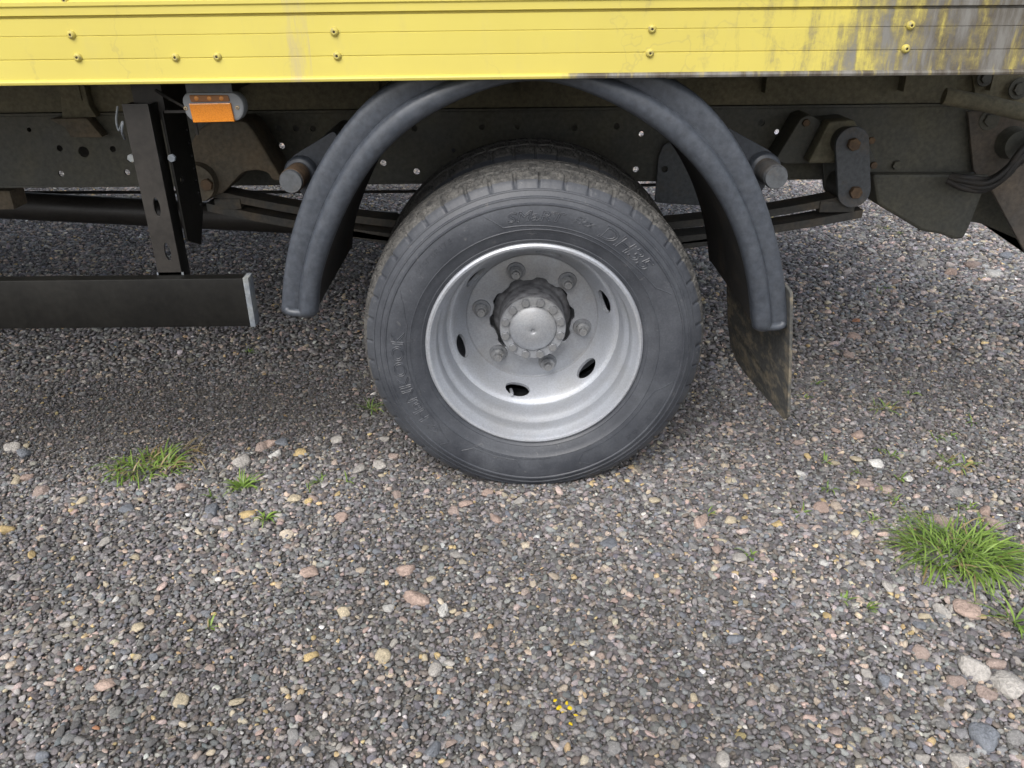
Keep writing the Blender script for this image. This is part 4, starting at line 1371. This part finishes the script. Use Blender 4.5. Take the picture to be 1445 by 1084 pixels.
wheel = part_empty('wheel', (WX, 0, WZ), 0, T)
wheel['label'] = 'outer rear wheel with silver dished rim and worn tyre'
link('tyre', tyre_me, wheel)
link('rim', rim_me, wheel)
for k in range(6):
    a = R_(48 + 60 * k)
    link('wheel_nut', nut_me, wheel, (0.1235 * math.cos(a), 0.1825, 0.1235 * math.sin(a)), (0, random.uniform(0, 1), 0))
hubp = [(0.0935, 0.30), (0.0935, 0.215), (0.080, 0.205), (0.0775, 0.20), (0.0775, 0.1195), (0.0755, 0.1165), (0.0560, 0.1165)]
v, f = revolve_vf(hubp, 64)
hub = from_vf('hub', v, f, [M['hub_dark'], M['silver_dull']], wheel, 35)
for p in hub.data.polygons:
    if p.center.y < 0.14: p.material_index = 1
capp = [(0.0560, 0.1175), (0.0545, 0.1130), (0.0515, 0.1105), (0.0450, 0.1075), (0.0350, 0.1035), (0.0200, 0.1005), (0.0095, 0.1000), (0.0065, 0.1010), (0.0042, 0.1030), (0.0034, 0.1070), (0.0001, 0.1075)]
v, f = revolve_vf(capp, 64)
from_vf('hub_cap', v, f, M['silver_dull'], wheel, 60)
for k in range(12):
    a = R_(15 + 30 * k)
    link('hub_bolt', hb_me, wheel, (0.0662 * math.cos(a), 0.1168, 0.0662 * math.sin(a)), (0, random.uniform(0, 1), 0))
va = R_(254)
vr = Vector((math.cos(va), 0, math.sin(va)))
tube('valve_stem', [vr * 0.192 + Vector((0, 0.165, 0)), vr * 0.182 + Vector((0, 0.128, 0)), vr * 0.181 + Vector((0, 0.118, 0))], [0.0042, 0.0042, 0.0034], M['silver'], wheel, 10)
# the inner wheel of the pair, turned the other way round, and the pair on the far side
w2 = part_empty('wheel', (WX, 0.255 + WID, WZ), 0, T)
w2['label'] = 'inner rear wheel of the pair, dusty tread'
inner_tyre = tyre_me.copy()
inner_tyre.transform(Matrix.Scale(-1, 4, (0, 1, 0)))
inner_tyre.flip_normals()
link('tyre', inner_tyre, w2)
rim2 = rim_me.copy(); rim2.transform(Matrix.Scale(-1, 4, (0, 1, 0))); rim2.flip_normals()
link('rim', rim2, w2)
for yw in (YF - 0.05, YF - 0.05 - 0.255 - WID):
    if yw > YF - 0.1:
        w3 = part_empty('wheel', (WX, yw, WZ), 0, T)
        link('tyre', inner_tyre, w3); link('rim', rim2, w3)
    else:
        w3 = part_empty('wheel', (WX, yw, WZ), 0, T)
        link('tyre', tyre_me, w3); link('rim', rim_me, w3)

# ------------------------------------------------------------------ grass
def tuft(name, cx, cy, n_blades, spread, lmin, lmax, width, lean, dry, label, group=None, seed=0, aspect=1.0, cat='grass'):
    r = random.Random(seed)
    V, Fc, sh, mi_ = [], [], [], []
    for b_ in range(n_blades):
        a = r.uniform(0, 2 * PI)
        rad = spread * math.sqrt(r.random())
        bx, by = rad * math.cos(a) * aspect, rad * math.sin(a)
        dir_ = a + r.gauss(0, 0.6 + 1.6 * (1 - rad / max(spread, 1e-6)))
        L = r.uniform(lmin, lmax)
        w = width * r.uniform(0.6, 1.15)
        ln_ = lean * r.uniform(0.6, 1.35) + 0.35 * rad / max(spread, 1e-6)
        isdry = r.random() < dry
        s0 = r.uniform(0.15, 1.0)
        p = Vector((bx, by, float(hgt(cx + bx, cy + by)) - 0.004))
        el = PI / 2 - ln_ * 0.35
        bendr = ln_ * r.uniform(0.7, 1.5)
        ns = 6
        base = len(V)
        tw = r.uniform(-0.6, 0.6)
        for s in range(ns + 1):
            t = s / ns
            e = el - bendr * t
            d = Vector((math.cos(dir_) * math.cos(e), math.sin(dir_) * math.cos(e), math.sin(e)))
            if s: p = p + d * (L / ns)
            p.z = max(p.z, float(hgt(cx + p.x, cy + p.y)) + 0.001)
            ww = w * (1 - t ** 2.2) * (0.55 + 0.9 * min(t * 3, 1)) * 0.5 + 0.00015
            side = Vector((-math.sin(dir_ + tw), math.cos(dir_ + tw), 0.15))
            V.append(p - side * ww); V.append(p + Vector((0, 0, -w * 0.12))); V.append(p + side * ww)
            sh += [min(1, s0 * (0.45 + 0.7 * t))] * 3
        for s in range(ns):
            for q in (0, 1):
                Fc.append((base + s * 3 + q, base + s * 3 + q + 1, base + s * 3 + q + 4, base + s * 3 + q + 3))
                mi_.append(1 if isdry else 0)
    me_ = bpy.data.meshes.new(name)
    me_.from_pydata([tuple(q) for q in V], [], Fc)
    at_ = me_.attributes.new('shade', 'FLOAT', 'POINT')
    at_.data.foreach_set('value', np.array(sh, np.float32))
    me_.polygons.foreach_set('material_index', np.array(mi_, np.int32))
    o = mesh_obj(name, me_, [M['grass'], M['dry']])
    me_.shade_smooth()
    o.location = (cx, cy, 0)
    tag(o, label, cat, group)
    return o


g = G(1352, 782)
tuft('grass_tuft', g.x, g.y, 430, 0.064, 0.05, 0.13, 0.0026, 1.45, 0.08, 'large lush green tuft of grass behind a cluster of pale pink stones', seed=1, aspect=1.5)
g = G(207, 660)
tuft('grass_tuft', g.x, g.y, 190, 0.055, 0.03, 0.085, 0.0030, 1.55, 0.20, 'flattened green tuft mixed with dry straw in front of the black side rail', seed=2, aspect=1.6)
g = G(250, 645)
tuft('dry_grass', g.x, g.y, 46, 0.05, 0.03, 0.08, 0.0022, 1.7, 0.97, 'wisps of dry straw lying at the edge of the flattened tuft', seed=3, aspect=1.4)
g = G(342, 692)
tuft('grass_tuft', g.x, g.y, 34, 0.012, 0.03, 0.06, 0.0036, 1.0, 0.03, 'small bright green spiky tuft by a pale stone and a rose stone', seed=4)
g = G(374, 735)
tuft('grass_tuft', g.x, g.y, 18, 0.008, 0.022, 0.045, 0.0034, 1.1, 0.03, 'small star shaped green tuft beside an ochre stone', seed=5)
g = G(1430, 880)
tuft('grass_tuft', g.x, g.y, 16, 0.014, 0.04, 0.085, 0.0036, 1.45, 0.1, 'sparse sprawling tuft with long flat blades beside the pale pink stones', seed=6)
g = G(522, 580)
tuft('grass_tuft', g.x, g.y, 18, 0.012, 0.025, 0.05, 0.0034, 1.2, 0.05, 'green grass blades growing against the edge of the tyre', seed=7)
g = G(1345, 652)
tuft('grass_tuft', g.x, g.y, 40, 0.03, 0.025, 0.055, 0.0028, 1.4, 0.45, 'thin half dry tuft standing alone in bare gravel', seed=8, aspect=1.4)
g = G(1248, 575)
tuft('grass_tuft', g.x, g.y, 24, 0.02, 0.03, 0.06, 0.0028, 1.5, 0.25, 'thin low tuft of grass and straw in gravel behind the mud flap', seed=9, aspect=1.6)
spr = [(1135, 560), (1150, 540), (1240, 630), (1258, 640), (1165, 650), (1268, 672), (1250, 690), (1170, 690), (1265, 705), (1210, 665), (1320, 615), (1340, 612), (1285, 555), (1370, 715), (1300, 725),
       (1190, 850), (1222, 862), (1230, 735), (1275, 735), (1375, 595), (438, 690), (452, 682), (350, 495), (300, 705), (296, 892), (1000, 728), (1058, 786), (1130, 725), (1330, 820), (1240, 410), (1178, 408),
       (1253, 405), (1252, 322), (1268, 328), (490, 680)]
for k, (a, c_) in enumerate(spr):
    g = G(a, c_)
    tuft('grass_sprig', g.x, g.y, random.randint(5, 11), 0.008, 0.012, 0.036, 0.0026, 1.2, 0.06, 'tiny sprig of a few green blades poking up between stones', 'grass sprigs in the gravel', seed=40 + k)
